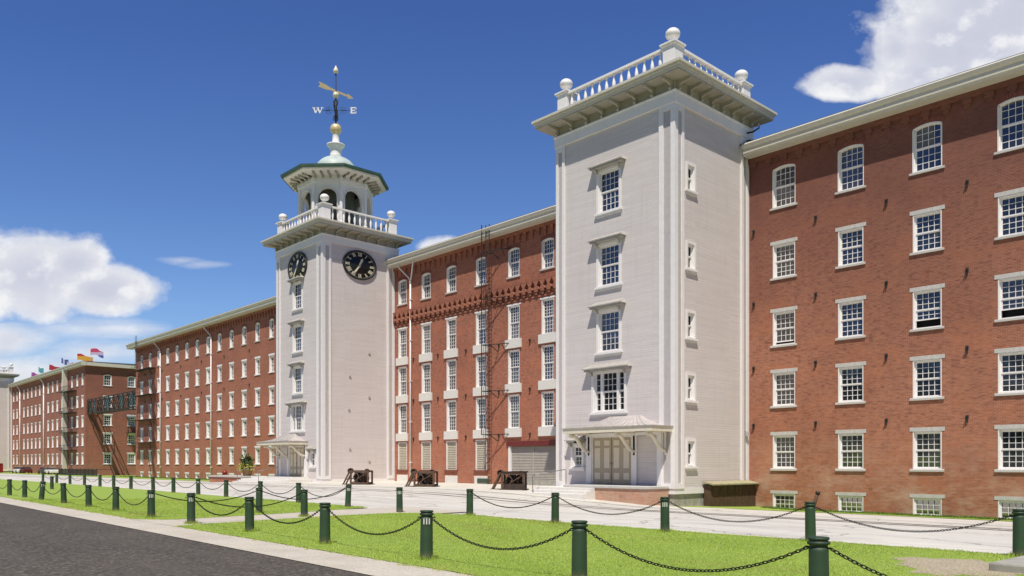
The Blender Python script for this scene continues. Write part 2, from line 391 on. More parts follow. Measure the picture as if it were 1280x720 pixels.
sheet('pavement',lambda x:aspf(x),lambda x:front(x)+.35,-200,60,-.008,M['pave'],ny=2)
# crossing path
sheet('path',lambda x:front(x)-.1,lambda x:-28.2,1.5,5.8,-.003,M['pave'],ny=6)
sheet('road',lambda x:back(x)-.4,lambda x:-12.,-260,60,-.035,M['road'],ny=12)
sheet('forecourt',lambda x:-12.3,lambda x:0.6,-50,3,-.02,M['apron'],ny=9)
sheet('roadside',lambda x:-12.3,lambda x:-2.5,2.6,60,-.031,M['road'],ny=8)
sheet('grass_verge',lambda x:interp(x,[(0,-9.4),(3,-5.2),(8,-3.4),(60,-3.1)]),lambda x:.5,.05,60,-.01,M['lawn'],ny=4,jit=.15)
sheet('left_roadside',lambda x:-12.3,lambda x:-8.2,-260,-48,-.033,M['road'],ny=4)
sheet('left_verge',lambda x:-8.4,lambda x:.5,-260,-50,-.005,M['lawn'],ny=4,jit=.15)
def lawn(name,x0f,x1f,ny=10):
    ys=np.linspace(0,1,ny+1); mb=MB(); n=14
    for t in ys:
        x0=x0f(t); x1=x1f(t)
        for i in range(n+1):
            x=lerp(x0,x1,i/n); y=lerp(front(x),back(x),t)
            e=random.uniform(-.05,.05) if t in (0,1) else 0
            mb.v.append((x,y+e,g(x,y)+.004))
    for j in range(ny):
        for i in range(n): a=j*(n+1)+i; mb.f.append((a,a+1,a+n+2,a+n+1)); mb.sm.append(True)
    return struct(obj(name,mb.mesh(name,M['lawn'],False)))
rl=lambda t: interp(t,[(0,5.5),(.1,5.2),(.6,4.6),(.85,4.6),(.97,5.6),(1,7.2)])
ll=lambda t: interp(t,[(0,1.9),(.05,2.9),(.5,2.3),(.8,1.6),(1,1.0)])
lawn('lawn',rl,lambda t:60); lawn('lawn',lambda t:-150,ll)
# bare earth patch
mb=MB(); pts=[]
for k in range(140):
    a=2*PI*k/140; r=1+.16*math.sin(3*a)+.10*math.sin(7*a+1)+.06*math.sin(17*a+2)+random.uniform(-.05,.05)
    pts.append((23.4+1.2*r*math.cos(a),-32.3+1.2*r*math.sin(a),.007))
mb.add([(23.35,-32.3,.012)]+pts,[(0,k+1,(k+1)%140+1) for k in range(140)],True)
struct(obj('bare_earth',mb.mesh('bare_earth',M['earth'],False)))
# grass blades
def grass():
    N=330000
    d=np.random.power(1.15,N*3)*34+5.5
    a=np.random.uniform(-.72,.72,N*3)
    rx=(a*S_-C_); ry=(a*C_+S_)
    X=CAM[0]+d*rx; Y=CAM[1]+d*ry
    F=np.interp(X,[-200,-20,0,15,60],[-36.6,-37.75,-38.35,-38.8,-40.2]); B=np.interp(X,[-200,-56,-30,-14,1,5.2,12,24,60],[-26.2,-27.4,-28.2,-28.9,-29.5,-29.4,-29.85,-29.75,-29.7])
    t=(Y-F)/(B-F)
    rlx=np.interp(t,[0,.1,.6,.85,.97,1],[5.5,5.2,4.6,4.6,5.6,7.2]); llx=np.interp(t,[0,.05,.5,.8,1],[1.9,2.9,2.3,1.6,1.0])
    ed=np.random.uniform(-.06,.06,N*3)
    eg=.010*np.sin(X*5.3)*np.sin(X*2.1+1)+.006*np.sin(X*13.)
    ok=(t>-.012+eg)&(t<1.01+eg)&((X>rlx+ed)|(X<llx+ed))
    er=np.hypot(X-23.35,Y+32.3); ang_=np.arctan2(Y+32.3,X-23.35); er=er/(1+.16*np.sin(3*ang_)+.1*np.sin(7*ang_+1)); ok&=(np.random.rand(N*3)<np.clip((er-.55)/1.1,.04,1)**1.6)
    ok&=~((X>23.75)&(Y>-32.75)&(Y<-30.3))
    X=X[ok][:N];Y=Y[ok][:N];d=d[ok][:N]
    POSTS=[(23.68,-38.13),(20.07,-38.18),(16.44,-38.22),(12.7,-38.1),(8.66,-37.9),(4.9,-37.9),(1.4,-37.8),(-3.25,-37.45),(-6.66,-37.42),(23.5,-30.05),(19.5,-30.08),(15.8,-30.33),(11.83,-30.17),(7.5,-29.74),(4.35,-34.05),(1.45,-34.2)]
    m=260; px_=np.repeat([p[0] for p in POSTS],m); py_=np.repeat([p[1] for p in POSTS],m); aa=np.random.uniform(0,2*PI,len(px_)); rr=.11+np.abs(np.random.normal(0,.05,len(px_)))
    tx=px_+rr*np.cos(aa); ty=py_+rr*np.sin(aa); nt_=len(tx)
    wx=np.random.uniform(8,26,2500); wy=np.random.uniform(-38,-30.5,2500); kx=np.round(wx*.8)/.8+np.random.normal(0,.12,2500); ky=np.round(wy*.6)/.6+np.random.normal(0,.12,2500)
    X=np.concatenate([X,tx]); Y=np.concatenate([Y,ty]); d=np.concatenate([d,np.full(nt_,12.)]); n=len(X)
    th=np.random.uniform(0,2*PI,n); h=np.random.uniform(.010,.032,n)*(1+(np.sin(X*1.7+Y*2.3)+np.sin(X*.6-Y*1.1))*.15); h[-nt_:]=np.random.uniform(.04,.12,nt_); w=np.random.uniform(.003,.006,n)*(.6+d/22)
    lx=np.random.normal(0,.018,n); ly=np.random.normal(0,.018,n); z0=.0+.0*X
    z=np.zeros(n)+.002
    v=np.zeros((n,3,3)); v[:,0]=np.stack([X-w*np.cos(th),Y-w*np.sin(th),z],1); v[:,1]=np.stack([X+w*np.cos(th),Y+w*np.sin(th),z],1); v[:,2]=np.stack([X+lx,Y+ly,z+h],1)
    me=bpy.data.meshes.new('grass'); me.vertices.add(n*3); me.vertices.foreach_set('co',v.reshape(-1))
    me.loops.add(n*3); me.loops.foreach_set('vertex_index',np.arange(n*3)); me.polygons.add(n); me.polygons.foreach_set('loop_start',np.arange(n)*3)
    me.update(); me.validate()
    c=np.zeros((n,4)); k=np.random.rand(n); pat=1.35*(np.sin(X*.9+1.3*np.sin(Y*1.1))+np.sin(Y*1.9+X*.4)+np.sin(X*3.1-Y*2.2)*.6)*.12+.5
    base=np.stack([.41+.15*pat,.55+.12*pat,.09+.04*pat],1)*(.6+.75*k)[:,None]
    dry=(np.random.rand(n)<.06); base[dry]=[.7,.68,.34]
    wp=(np.sin(X*.55+2*np.sin(Y*.8))*np.sin(Y*1.3+X*.3)>.72)&(np.random.rand(n)<.45); base[wp]=base[wp]*np.array([1.05,.80,1.2])
    c[:,:3]=base; c[:,3]=1
    at=me.color_attributes.new('tint','FLOAT_COLOR','POINT'); at.data.foreach_set('color',np.repeat(c,3,0).reshape(-1))
    me.materials.append(M['blade']); o=obj('grass',me); o['kind']='stuff'; o['label']='short mown bright green grass on the lawns'; o['category']='grass'
TUFT=1
grass()
def verge(name,x0,x1,y0,y1,n,hmin,hmax,label):
    mb=MB()
    for i in range(n):
        x=random.uniform(x0,x1);y=y1-abs(random.gauss(0,.5))*(y1-y0); y=max(y0,y); z=g(x,y)-.02; a=random.uniform(0,PI); w=.02+.02*random.random(); h=random.uniform(hmin,hmax)
        mb.v+=[(x-w*math.cos(a),y-w*math.sin(a),z),(x+w*math.cos(a),y+w*math.sin(a),z),(x+random.gauss(0,.04),y+random.gauss(0,.04),z+h)]
        k=len(mb.v); mb.f.append((k-3,k-2,k-1)); mb.sm.append(False)
    me=mb.mesh(name,M['blade'],False)
    c=np.zeros((len(mb.v),4)); r=np.repeat(np.random.rand(n),3); c[:,0]=.10+.12*r; c[:,1]=.19+.12*r; c[:,2]=.03+.03*r; c[:,3]=1
    at=me.color_attributes.new('tint','FLOAT_COLOR','POINT'); at.data.foreach_set('color',c.reshape(-1))
    o=obj('grass',me); o['kind']='stuff'; o['label']=label; o['category']='grass'
verge('v',1.6,34,-1.6,-.02,9000,.04,.16,'uneven grass growing along the foot of the right brick wing')
verge('v',-117,-60,-4,-.02,7000,.05,.2,'thin grass along the foot of the left brick wing')
# embedded rails and concrete slab
for i,(y,l) in enumerate(((-16.2,'rusty rail set in the road, nearer the mill'),(-17.75,'rusty rail set in the road, nearer the lawn'))):
    mb=MB(); xs=list(range(-150,61,3))
    for a,b in zip(xs,xs[1:]):
        for o in (-.06,.03): mb.quad((a,y+o,g(a,y)-.02),(b,y+o,g(b,y)-.02),(b,y+o+.03,g(b,y)-.02),(a,y+o+.03,g(a,y)-.02))
        mb.quad((a,y-.10,g(a,y)-.0285),(b,y-.10,g(b,y)-.0285),(b,y+.14,g(b,y)-.0285),(a,y+.14,g(a,y)-.0285))
    o=obj('embedded_rail',mb.mesh('embedded_rail',M['rustdark'],False)); tag(o,l,'rail','rails set in the road')
mb=MB(); mb.prism([(23.75,-32.62),(27,-32.7),(27,-30.4),(23.85,-30.45)],'z',-.05,.14)
o=part('concrete_slab',mb,M['slab'],None,bevel=.03); tag(o,'weathered concrete slab lying on the lawn at the right edge','slab')
# ------------------------------------------------------------------ walls & windows
def wall_panel(mb,u0,u1,z0,z1,ops,P):
    us=sorted(set([round(q,4) for q in [u0,u1]+[a for o in ops for a in o[:2]]])); zs=sorted(set([round(q,4) for q in [z0,z1]+[a for o in ops for a in o[2:4]]]))
    us=[q for q in us if u0-1e-3<=q<=u1+1e-3]; zs=[q for q in zs if z0-1e-3<=q<=z1+1e-3]
    idx={}
    def V(i,j):
        if (i,j) not in idx: idx[(i,j)]=len(mb.v); mb.v.append(P(us[i],zs[j]))
        return idx[(i,j)]
    for i in range(len(us)-1):
        for j in range(len(zs)-1):
            cu=(us[i]+us[i+1])/2; cz=(zs[j]+zs[j+1])/2
            if any(o[0]<cu<o[1] and o[2]<cz<o[3] for o in ops): continue
            mb.f.append((V(i,j),V(i+1,j),V(i+1,j+1),V(i,j+1))); mb.sm.append(False)
    for o in ops:
        if len(o)>4 and o[4]>0:
            a,b,zt,r=o[0],o[1],o[3],o[4]; n=10
            arc=[(lerp(a,b,k/n), zt-r+r*(1-(2*k/n-1)**2)) for k in range(n+1)]
            for k in range(n):
                (x1,h1),(x2,h2)=arc[k],arc[k+1]
                mb.add([P(x1,h1),P(x2,h2),P(x2,zt),P(x1,zt)],[(0,1,2,3)])
    return mb
WC={}
def win_meshes(key,w,h,cols,ru,rl_,rise=0,open_=0,lintel=True,sill=True,depth=.3,single=False,mull=None,far=False,sillh=.14,linh=.22,ext=.14,sash='white',glassm='glass',linm='lintel',split=.5,block=0):
    if key in WC: return WC[key]
    D=depth; fw=.045 if not far else .13; y1=D*.45
    fr=MB()
    def arc(x,hh,rr): return hh-rr+rr*(1-(2*x/w)**2)
    fr.box(-w/2,-w/2+.05,.0,D,0,h-rise); fr.box(w/2-.05,w/2,.0,D,0,h-rise)
    fr.box(-w/2+.05,w/2-.05,.0,D,0,.05)
    # casing
    fr.box(-w/2+.05,-w/2+.05+fw,y1,D,.05,h-rise); fr.box(w/2-.05-fw,w/2-.05,y1,D,.05,h-rise)
    n=10
    if rise:
        for k in range(n):
            xa=lerp(-w/2,w/2,k/n); xb=lerp(-w/2,w/2,(k+1)/n)
            ha,hb=arc(xa,h,rise),arc(xb,h,rise)
            fr.add([(xa,0,ha-.06),(xb,0,hb-.06),(xb,0,hb),(xa,0,ha),(xa,D,ha-.06),(xb,D,hb-.06),(xb,D,hb),(xa,D,ha)],[(0,1,2,3),(0,4,5,1),(4,7,6,5),(3,2,6,7)])
            fr.add([(xa,y1,ha-.06-fw),(xb,y1,hb-.06-fw),(xb,y1,hb-.06),(xa,y1,ha-.06),(xa,D,ha-.06-fw),(xb,D,hb-.06-fw)],[(0,1,2,3),(0,4,5,1)])
    else:
        fr.box(-w/2+.05,w/2-.05,0,D,h-.05,h); fr.box(-w/2+.05+fw,w/2-.05-fw,y1,D,h-.05-fw,h-.05)
    ia,ib=-w/2+.05+fw,w/2-.05-fw; zb,zt=.05,h-.05-(0 if rise else fw)
    zm=lerp(zb,zt,split); mw=.028 if not far else .06
    ys=D*.62
    segs=[(ia,ib,cols)]
    if mull: # (side width, side cols)
        sw,sc=mull; segs=[(ia,ia+sw,sc),(ia+sw+.16,ib-sw-.16,cols),(ib-sw,ib,sc)]
        fr.box(ia+sw,ia+sw+.16,y1-.02,D,zb,zt); fr.box(ib-sw-.16,ib-sw,y1-.02,D,zb,zt)
    for (a,b,cc) in segs:
        if single: parts=[(zb,zt,ru,ys)]
        else: parts=[(zm,zt,ru,ys),(zb+open_,zm+open_*.0 if not open_ else zm+.0,rl_,ys+.05)]
        for pi,(q0,q1,rows,yy) in enumerate(parts):
            if open_ and pi==1: q0=zb+open_; rows=max(1,rows-1)
            sw_=.055
            fr.box(a,a+sw_,yy,yy+.05,q0,q1); fr.box(b-sw_,b,yy,yy+.05,q0,q1); fr.box(a+sw_,b-sw_,yy,yy+.05,q0,q0+.07); 
            fr.box(a+sw_,b-sw_,yy,yy+.05,q1-.05,q1) if not (rise and pi==0) else None
            for k in range(1,cc): x=lerp(a+sw_,b-sw_,k/cc); fr.box(x-mw/2,x+mw/2,yy+.01,yy+.04,q0+.07,q1-(0 if rise and pi==0 else .05))
            for k in range(1,rows): z=lerp(q0+.05,q1-.04,k/rows); fr.box(a+sw_,b-sw_,yy+.012,yy+.038,z-mw/2,z+mw/2)
    if open_: pass
    pn=MB(); p0=zb+(open_ or 0); pn.quad((ia,ys+.085,p0),(ib,ys+.085,p0),(ib,ys+.085,h),(ia,ys+.085,h))
    res={'window':fr.mesh('window',M[sash]),'pane':pn.mesh('pane',M[glassm],False)}
    if open_:
        dk=MB(); dk.quad((ia,ys+.35,zb-.2),(ib,ys+.35,zb-.2),(ib,ys+.35,p0+.4),(ia,ys+.35,p0+.4)); dk.quad((ia,ys+.1,zb+.001),(ib,ys+.1,zb+.001),(ib,ys+.4,zb+.001),(ia,ys+.4,zb+.001))
        res['room_interior']=dk.mesh('room_interior',M['dark'],False)
    if sill:
        s=MB(); s.prism([(-.09,-sillh),(.05,-sillh),(.05,.0),(-.002,.0),(-.09,-.03)],'x',-w/2-ext,w/2+ext); res['sill']=s.mesh('sill',M[linm])
    if lintel:
        s=MB(); s.box(-w/2-ext*1.15,w/2+ext*1.15,-.025,.04,h+.002,h+linh); res['lintel']=s.mesh('lintel',M[linm])
    if block:
        s=MB(); s.box(-w/2-.28,w/2+.28,-.13,.05,-block-.004,-.004); res['spandrel']=s.mesh('spandrel',M['granite'])
    if rise:
        s=MB(); n=14
        for k in range(n):  # brick voussoirs, proud
            xa=lerp(-w/2-.12,w/2+.12,k/n)+.006; xb=lerp(-w/2-.12,w/2+.12,(k+1)/n)-.006
            W2=w+.24; ha=h-rise+rise*(1-(2*xa/W2)**2)+.01; hb=h-rise+rise*(1-(2*xb/W2)**2)+.01
            s.add([(xa,-.03,ha),(xb,-.03,hb),(xb,-.03,hb+.3),(xa,-.03,ha+.3),(xa,.0,ha),(xb,0,hb),(xb,0,hb+.3),(xa,0,ha+.3)],[(0,1,2,3),(0,4,5,1),(2,6,7,3),(1,5,6,2),(0,3,7,4)])
        res['brick_arch']=s.mesh('brick_arch',M['brickarch'])
    if not far and not single and not open_ and not mull and w>1.3:
        res['blinds']=[]
        for q in (.3,.45,.62):
            bm_=MB(); bm_.quad((ia,ys+.08,lerp(zt,zb,q)),(ib,ys+.08,lerp(zt,zb,q)),(ib,ys+.08,h-.02),(ia,ys+.08,h-.02)); res['blinds'].append(bm_.mesh('blind',M['blind'],False))
    WC[key]=res; return res
t=NT('arch_brick'); c=t.coord(); M['brickarch']=t.out(t.ramp(t.noise(c,9,3),[(.3,(.15,.05,.035)),(.7,(.27,.09,.06))]),.9)
def place_window(root,key_res,loc,rot=0,names=('window',)):
    w=wloc(root); o=obj('window',key_res['window'],root,(loc[0]-w.x,loc[1]-w.y,loc[2]-w.z),rot)
    for k in ('pane','room_interior','sill','lintel','spandrel','brick_arch'):
        if k in key_res:
            q=obj(k,key_res[k],o)
            if k=='pane': q.rotation_euler=(random.uniform(-.012,.012),0,random.uniform(-.016,.016))
    b=key_res.get('blinds')
    if b and random.random()<.13: obj('blind',random.choice(b),o)
    return o
def gutter_part(root,x0,x1,y=0.,zb=21.35,ov=1.0,endL=False,endR=False):
    mb=MB()
    prof=[(y-ov,zb+.12),(y-ov+.06,zb+.1),(y-ov+.1,zb-.02),(y+.05,zb-.02),(y+.05,zb+.72),(y-ov-.06,zb+.72),(y-ov-.16,zb+.62),(y-ov-.1,zb+.45),(y-ov+.0,zb+.38)]
    mb.prism(prof,'x',x0,x1); return part('eave',mb,M['gutter'],root)
def roof_part(root,x0,x1,y0,y1,z,rise=1.6):
    mb=MB(); ym=(y0+y1)/2
    mb.prism([(y0,z),(y1,z),(y1,z+.1),(ym,z+rise),(y0,z+.1)],'x',x0,x1); return part('roof',mb,M['roof'],root)
def corbels(root,x0,x1,mat,zt=21.33,step=.62,big=True):
    mb=MB(); mb.box(x0,x1,-.20,.01,zt-.28,zt); x=x0+.2
    while x<x1-.3:
        for (a,b,d,q0,q1) in ((0,.30,.20,-.55,-.28),(.04,.26,.14,-.8,-.55),(.08,.22,.08,-1.0,-.8)) if big else ((0,.45,.16,-.55,-.28),(.08,.37,.09,-.75,-.55)):
            mb.box(x+a,x+b,-d,.01,zt+q0,zt+q1)
        x+=step
    return part('corbel_course',mb,mat,root)
def downpipe(root,x,zb,zt=21.3,arms=(-1,1),r=.085,y=-.16):
    mb=MB(); mb.tube([(x,y,zb),(x,y,zt-1.6)],r,8)
    for s in arms: mb.tube([(x,y,zt-1.65),(x+s*.18,y-.03,zt-1.35),(x+s*1.15,y-.55,zt-.25),(x+s*1.2,y-.6,zt+.05)],r*.85,8)
    z=zb+1.5
    while z<zt-2: mb.box(x-r-.05,x+r+.05,y-r-.01,0,z,z+.06); z+=4.
    mb.tube([(x,y,zt-1.9),(x,y,zt-1.55)],r*1.3,8)
    return part('downpipe',mb,M['white'],root)
def anchors(root,xs,zs,y=-.0):
    for x in xs:
        for z in zs:
            mb=MB(); mb.box(x-.07,x+.07,-.06,.0,z-.09,z+.09); mb.tube([(x,-.05,z),(x,-.22,z)],.04,6); mb.box(x-.04,x+.03,-.09,-.0,z-.3,z-.09)
            part('tie_anchor',mb,M['iron'],root)
FW=lambda u,z:(u,0.,z)
def brick_wing(name,label,x0,x1,cols,rows,mat,endright=False,endleft=False,group='brick mill wings',extra=(),zbase=-1.7):
    """rows: list of (zbottom,height,width,reskey) ; cols: list of x"""
    root=thing(name,label,'mill building',((x0+x1)/2,9,g((x0+x1)/2,0)),0,group)
    ops=[]
    for c in cols:
        for (zb,h,w,key,rise) in rows: ops.append((c-w/2,c+w/2,zb,zb+h,rise))
    ops+=list(extra)
    wall=MB(); wall_panel(wall,x0,x1,zbase,21.35,ops,FW)
    return root,wall
W_=1.6
RA=win_meshes('rtop',1.55,2.55,4,3,3,.15,0,False,True)
RB=win_meshes('rmid',1.5,2.08,4,3,3)
RBo=win_meshes('rmid_open',1.5,2.08,4,3,3,open_=.42)
RBs=win_meshes('rmid_ajar',1.5,2.08,4,3,3,open_=.16)
M['glass_lawnrefl']=glass_mat('basement_glass',(.02,.03,.016),3.4,.3)  # green tint in the base colour imitates the lawn's reflection
RC=win_meshes('rbase',1.5,1.0,4,3,0,single=True,sill=False,linh=.2,glassm='glass_lawnrefl',depth=.16)
# right wing
rcols=[2.5,6.73,10.98,15.2,19.4,23.6]
rrows=[(17.85,2.55,1.55,'a',.15),(13.42,2.08,1.5,'b',0),(9.17,2.08,1.5,'b',0),(5.35,2.08,1.5,'b',0),(1.42,2.08,1.5,'b',0),(-1.16,1.0,1.5,'c',0)]
root,wall=brick_wing('brick_mill_wing','long worn red brick mill wing with sash windows right of the large square tower',-1.0,36,rcols,rrows,M['brick_r'])
wall.quad((36,0,-1.7),(36,18,-1.7),(36,18,21.35),(36,0,21.35)); wall.quad((-1.0,18,-1.7),(36,18,-1.7),(36,18,21.35),(-1,18,21.35)); wall.quad((-1,0,-1.7),(-1,18,-1.7),(-1,18,21.35),(-1,0,21.35))
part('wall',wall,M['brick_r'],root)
for ci,c in enumerate(rcols):
    place_window(root,RA,(c,0,17.85))
    for ri,z in enumerate((13.42,9.17,5.35,1.42)):
        k=RB
        if (ci,ri) in ((2,1),(3,1)): k=RBo
        if (ci,ri)==(0,1): k=RBs
        place_window(root,k,(c,0,z))
    place_window(root,RC,(c,0,-1.16))
gutter_part(root,.2,36.2,ov=1.0); roof_part(root,-1,36.2,-1.0,18.5,22.03)
corbels(root,0.,36,M['brick_r'],21.33,1.05,False)
anchors(root,[.42,4.6,8.8,13.0,17.3],[16.65,12.0,7.87,4.2])
# middle wing
MT=win_meshes('mtop',1.4,2.4,4,3,3,.14,0,False,True)
MS=win_meshes('mtall',1.42,2.86,4,5,4,lintel=False,sill=False,block=.75)
MS3=win_meshes('mtall3',1.42,2.86,4,5,4,lintel=True,sill=False,block=.75,linh=.13,linm='white')
mcols=[-38.5,-34.6,-30.72,-26.5,-22.25,-18.2,-14.1]
mops=[]
root=thing('brick_mill_wing','red brick mill wing with zigzag corbel band between the two nearest towers','mill building',(-25,9,0),0,'brick mill wings')
for c in mcols:
    mops.append((c-.7,c+.7,17.65,20.05,.14))
    for z in (12.3,8.52,4.74): mops.append((c-.71,c+.71,z,z+2.86))
for c in mcols[:4]: mops.append((c-.75,c+.75,1.15,3.85)); 
mops.append((-22.9,-9.6,-.1,3.2))
wall=MB(); wall_panel(wall,-42,-8.6,-1.5,21.35,mops,FW); wall.quad((-42,0,-1.5),(-42,18,-1.5),(-42,18,21.35),(-42,0,21.35)); wall.quad((-42,18,-1.5),(-8.6,18,-1.5),(-8.6,18,21.35),(-42,18,21.35))
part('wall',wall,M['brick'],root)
for c in mcols:
    place_window(root,MT,(c,0,17.65))
    for z in (12.3,8.52,4.74): place_window(root,MS3 if z>12 else MS,(c,0,z))
def louver(mb,x0,x1,z0,z1,y,n):
    for k in range(n):
        z=lerp(z0,z1,k/n); dz=(z1-z0)/n
        mb.add([(x0,y,z+.01),(x1,y,z+.01),(x1,y+.06,z+dz),(x0,y+.06,z+dz)],[(0,1,2,3)]); mb.add([(x0,y,z+.01),(x1,y,z+.01),(x1,y+.06,z),(x0,y+.06,z)],[(0,1,2,3)])
for c in mcols[:4]:
    mb=MB(); mb.box(c-.75,c-.68,.0,.3,1.15,3.85); mb.box(c+.68,c+.75,.0,.3,1.15,3.85); mb.box(c-.68,c+.68,0,.3,3.78,3.85)
    fr=part('louvre_panel',mb,M['white'],root)
    mb=MB(); louver(mb,c-.68,c+.68,1.15,3.78,.08,16); part('slats',mb,M['louver'],fr,recalc=False)
    mb=MB(); mb.box(c-.95,c+.95,-.12,.05,1.0,1.146); part('sill',mb,M['redpaint'] if 0 else M['brickarch'],fr)
    mb=MB(); mb.box(c-.9,c+.9,-.05,.05,-.3,.62); part('granite_block',mb,M['granite'],root,bevel=.02)
mb=MB(); mb.box(-26.9,-25.3,-.13,-.052,.02,.42)
for k in range(5): mb.box(-26.85,-25.35,-.15,-.13,.05+k*.075,.085+k*.075)
part('vent_grille',mb,M['ventgreen'],root)
# roller door
mb=MB(); mb.box(-22.9,-22.65,-.04,.35,-.1,3.2); mb.box(-16.5,-16.3,.02,.35,-.1,3.2); 
dr=part('roller_door',mb,M['white'],root)
mb=MB(); louver(mb,-22.65,-9.6,.35,3.2,.12,22); part('slats',mb,M['roller'],dr,recalc=False)
mb=MB(); mb.box(-20.0,-19.94,.08,.14,.35,3.2); part('post',mb,M['roller'],dr)
mb=MB(); mb.box(-22.65,-9.6,.0,.3,-.3,.34); part('threshold',mb,M['slab'],dr)
mb=MB(); mb.box(-23.1,-9.6,-.09,.1,3.2,3.62); part('beam',mb,M['redpaint'],dr)
gutter_part(root,-41.0,-8.5,ov=1.0); roof_part(root,-42,-8.6,-1.0,18.5,22.03); corbels(root,-39.8,-9,M['brick'],21.33,.78)
# zigzag corbel band with recessed diamonds
mb=MB(); mb.box(-39.9,-9.4,-.05,.01,15.42,15.55); mb.box(-39.9,-9.4,-.25,.01,16.78,16.9)
x=-39.8; st=.73; yf=-.24
while x<-9.8:
    z0,z1=16.02,16.78; c_=[(x,z0),(x+st,z0),(x+st,z1),(x,z1)]; m_=x+st/2
    dm=[(m_,16.06),(m_+.27,16.32),(m_,16.76),(m_-.27,16.32)]
    P8=[(p[0],yf,p[1]) for p in c_+dm]; D8=[(p[0],.0,p[1]) for p in dm]
    mb.add(P8,[(0,1,4),(1,5,4),(1,2,5),(2,6,5),(2,3,6),(3,7,6),(3,0,7),(0,4,7)])
    for q in range(4):
        a,b=dm[q],dm[(q+1)%4]; mb.add([(a[0],yf,a[1]),(b[0],yf,b[1]),(b[0],0,b[1]),(a[0],0,a[1])],[(0,1,2,3)])
    mb.quad((x,yf,z0),(x+st,yf,z0),(x+st,0,z0),(x,0,z0))
    mb.box(x-.2,x+.2,-.235,.01,15.84,16.017); mb.box(x-.11,x+.11,-.18,.01,15.62,15.837)
    x+=st
part('corbel_band',mb,M['brick'],root,recalc=False)
anchors(root,[-36.6,-32.7,-28.57,-24.1,-20.25],[12.0,7.95,4.2])
downpipe(root,-36.95,.3,arms=(-1,1))
# left wing
LT=win_meshes('ltop',1.2,2.35,2,2,2,.2,0,False,True,far=True,depth=.34,glassm='glassblue')
LM=win_meshes('lmid',1.3,2.05,3,2,2,far=True,depth=.36,glassm='glassblue',linm='white')
LB=win_meshes('lbase',1.3,.75,2,1,0,single=True,far=True,sill=False,depth=.36,glassm='glassblue',linm='white')
lcols=[-113.6+3.912*k for k in range(13)]
root=thing('brick_mill_wing','red brick mill wing with five rows of white windows left of the clock tower','mill building',(-83,9,g(-83,0)),0,'brick mill wings')
ops=[]
for c in lcols:
    ops.append((c-.6,c+.6,17.55,19.9,.2))
    for z in (13.25,9.25,5.5,1.75): ops.append((c-.65,c+.65,z,z+2.05))
    ops.append((c-.65,c+.65,-.5,.25))
wall=MB(); wall_panel(wall,-116.6,-48,-2,21.35,ops,FW); wall.quad((-116.6,0,-2),(-116.6,18,-2),(-116.6,18,21.35),(-116.6,0,21.35)); wall.quad((-116.6,18,-2),(-48,18,-2),(-48,18,21.35),(-116.6,18,21.35))
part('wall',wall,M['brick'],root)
for c in lcols:
    place_window(root,LT,(c,0,17.55))
    for z in (13.25,9.25,5.5,1.75): place_window(root,LM,(c,0,z))
    place_window(root,LB,(c,0,-.5))
gutter_part(root,-118.2,-48.2,ov=1.0); roof_part(root,-117.5,-48,-1.0,18.5,22.03); corbels(root,-116.5,-49,M['brick'],21.33,.8)
downpipe(root,-104.7,-.3,arms=(-1,)); downpipe(root,-84.86,-.3,arms=(-1,))
anchors(root,[-112+7.82*k for k in range(6)],[16.6,12.1])
# fire escape on left wing
fe=thing('fire_escape','black iron fire escape with landings on the left end of the left brick wing','fire escape',(-111,-.5,5))
for k,z in enumerate((17.3,13.05,9.0,5.25)):
    mb=MB(); mb.box(-115.3,-107.,-1.1,-.02,z-.05,z)
    for xx in np.arange(-115.3,-106.9,1.38): mb.bar((xx,-1.08,z),(xx,-1.08,z+1.),.035); mb.bar((xx,-.05,z-.9),(xx,-1.05,z-.08),.05)
    mb.bar((-115.3,-1.08,z+1),(-107,-1.08,z+1),.05); mb.bar((-115.3,-1.08,z+.5),(-107,-1.08,z+.5),.04)
    part('landing',mb,M['iron'],fe)
for z0,z1,xa,xb in ((17.3,13.05,-108.2,-105.4),(13.05,9.,-108.2,-105.9),(9.,5.25,-108.2,-106.2),(5.25,.3,-108.4,-106.3)):
    mb=MB()
    for yy in (-1.05,-.5): mb.bar((xa,yy,z0),(xb,yy,z1),.08)
    for k in range(12): t_=k/12; mb.box(lerp(xa,xb,t_)-.1,lerp(xa,xb,t_)+.1,-1.05,-.5,lerp(z0,z1,t_)-.02,lerp(z0,z1,t_)+.01)
    part('stair_flight',mb,M['iron'],fe)
mb=MB()
for xx in (-113.2,-112.5): mb.bar((xx,-1.2,17.3),(xx,-1.2,22.9),.045)
for k in range(18): mb.bar((-113.2,-1.2,17.5+k*.32),(-112.5,-1.2,17.5+k*.32),.035)
part('roof_ladder',mb,M['iron'],fe)
# ladder on middle wing
ld=thing('wall_ladder','tall black iron escape ladder rising past the eave of the middle brick wing','ladder',(-24.6,-.9,1))
mb=MB(); mb.bar((-25.15,-1.1,4.2),(-25.15,-1.1,22.4),.06); part('stile',mb,M['iron'],ld)
mb=MB()
for xx in (-24.66,-24.22): mb.bar((xx,-1.05,1.0),(xx,-1.05,22.3),.05)
part('ladder_rails',mb,M['rustdark'],ld)
z=1.2
while z<22.2: mb=MB(); mb.bar((-24.66,-1.05,z),(-24.22,-1.05,z),.028); part('rung',mb,M['rustdark'],ld); z+=.33
for z in (20.1,16.0,12.0,8.0,4.25):
    mb=MB(); mb.bar((-25.15,-1.1,z),(-22.6,-.05,z),.06); mb.bar((-25.15,-1.1,z),(-25.15,-.0,z),.06); mb.bar((-24.22,-1.05,z),(-24.22,0,z-.6),.05)
    mb.bar((-23.4,-.35,z),(-23.4,0,z-.5),.04)
    part('wall_bracket',mb,M['iron'],ld)
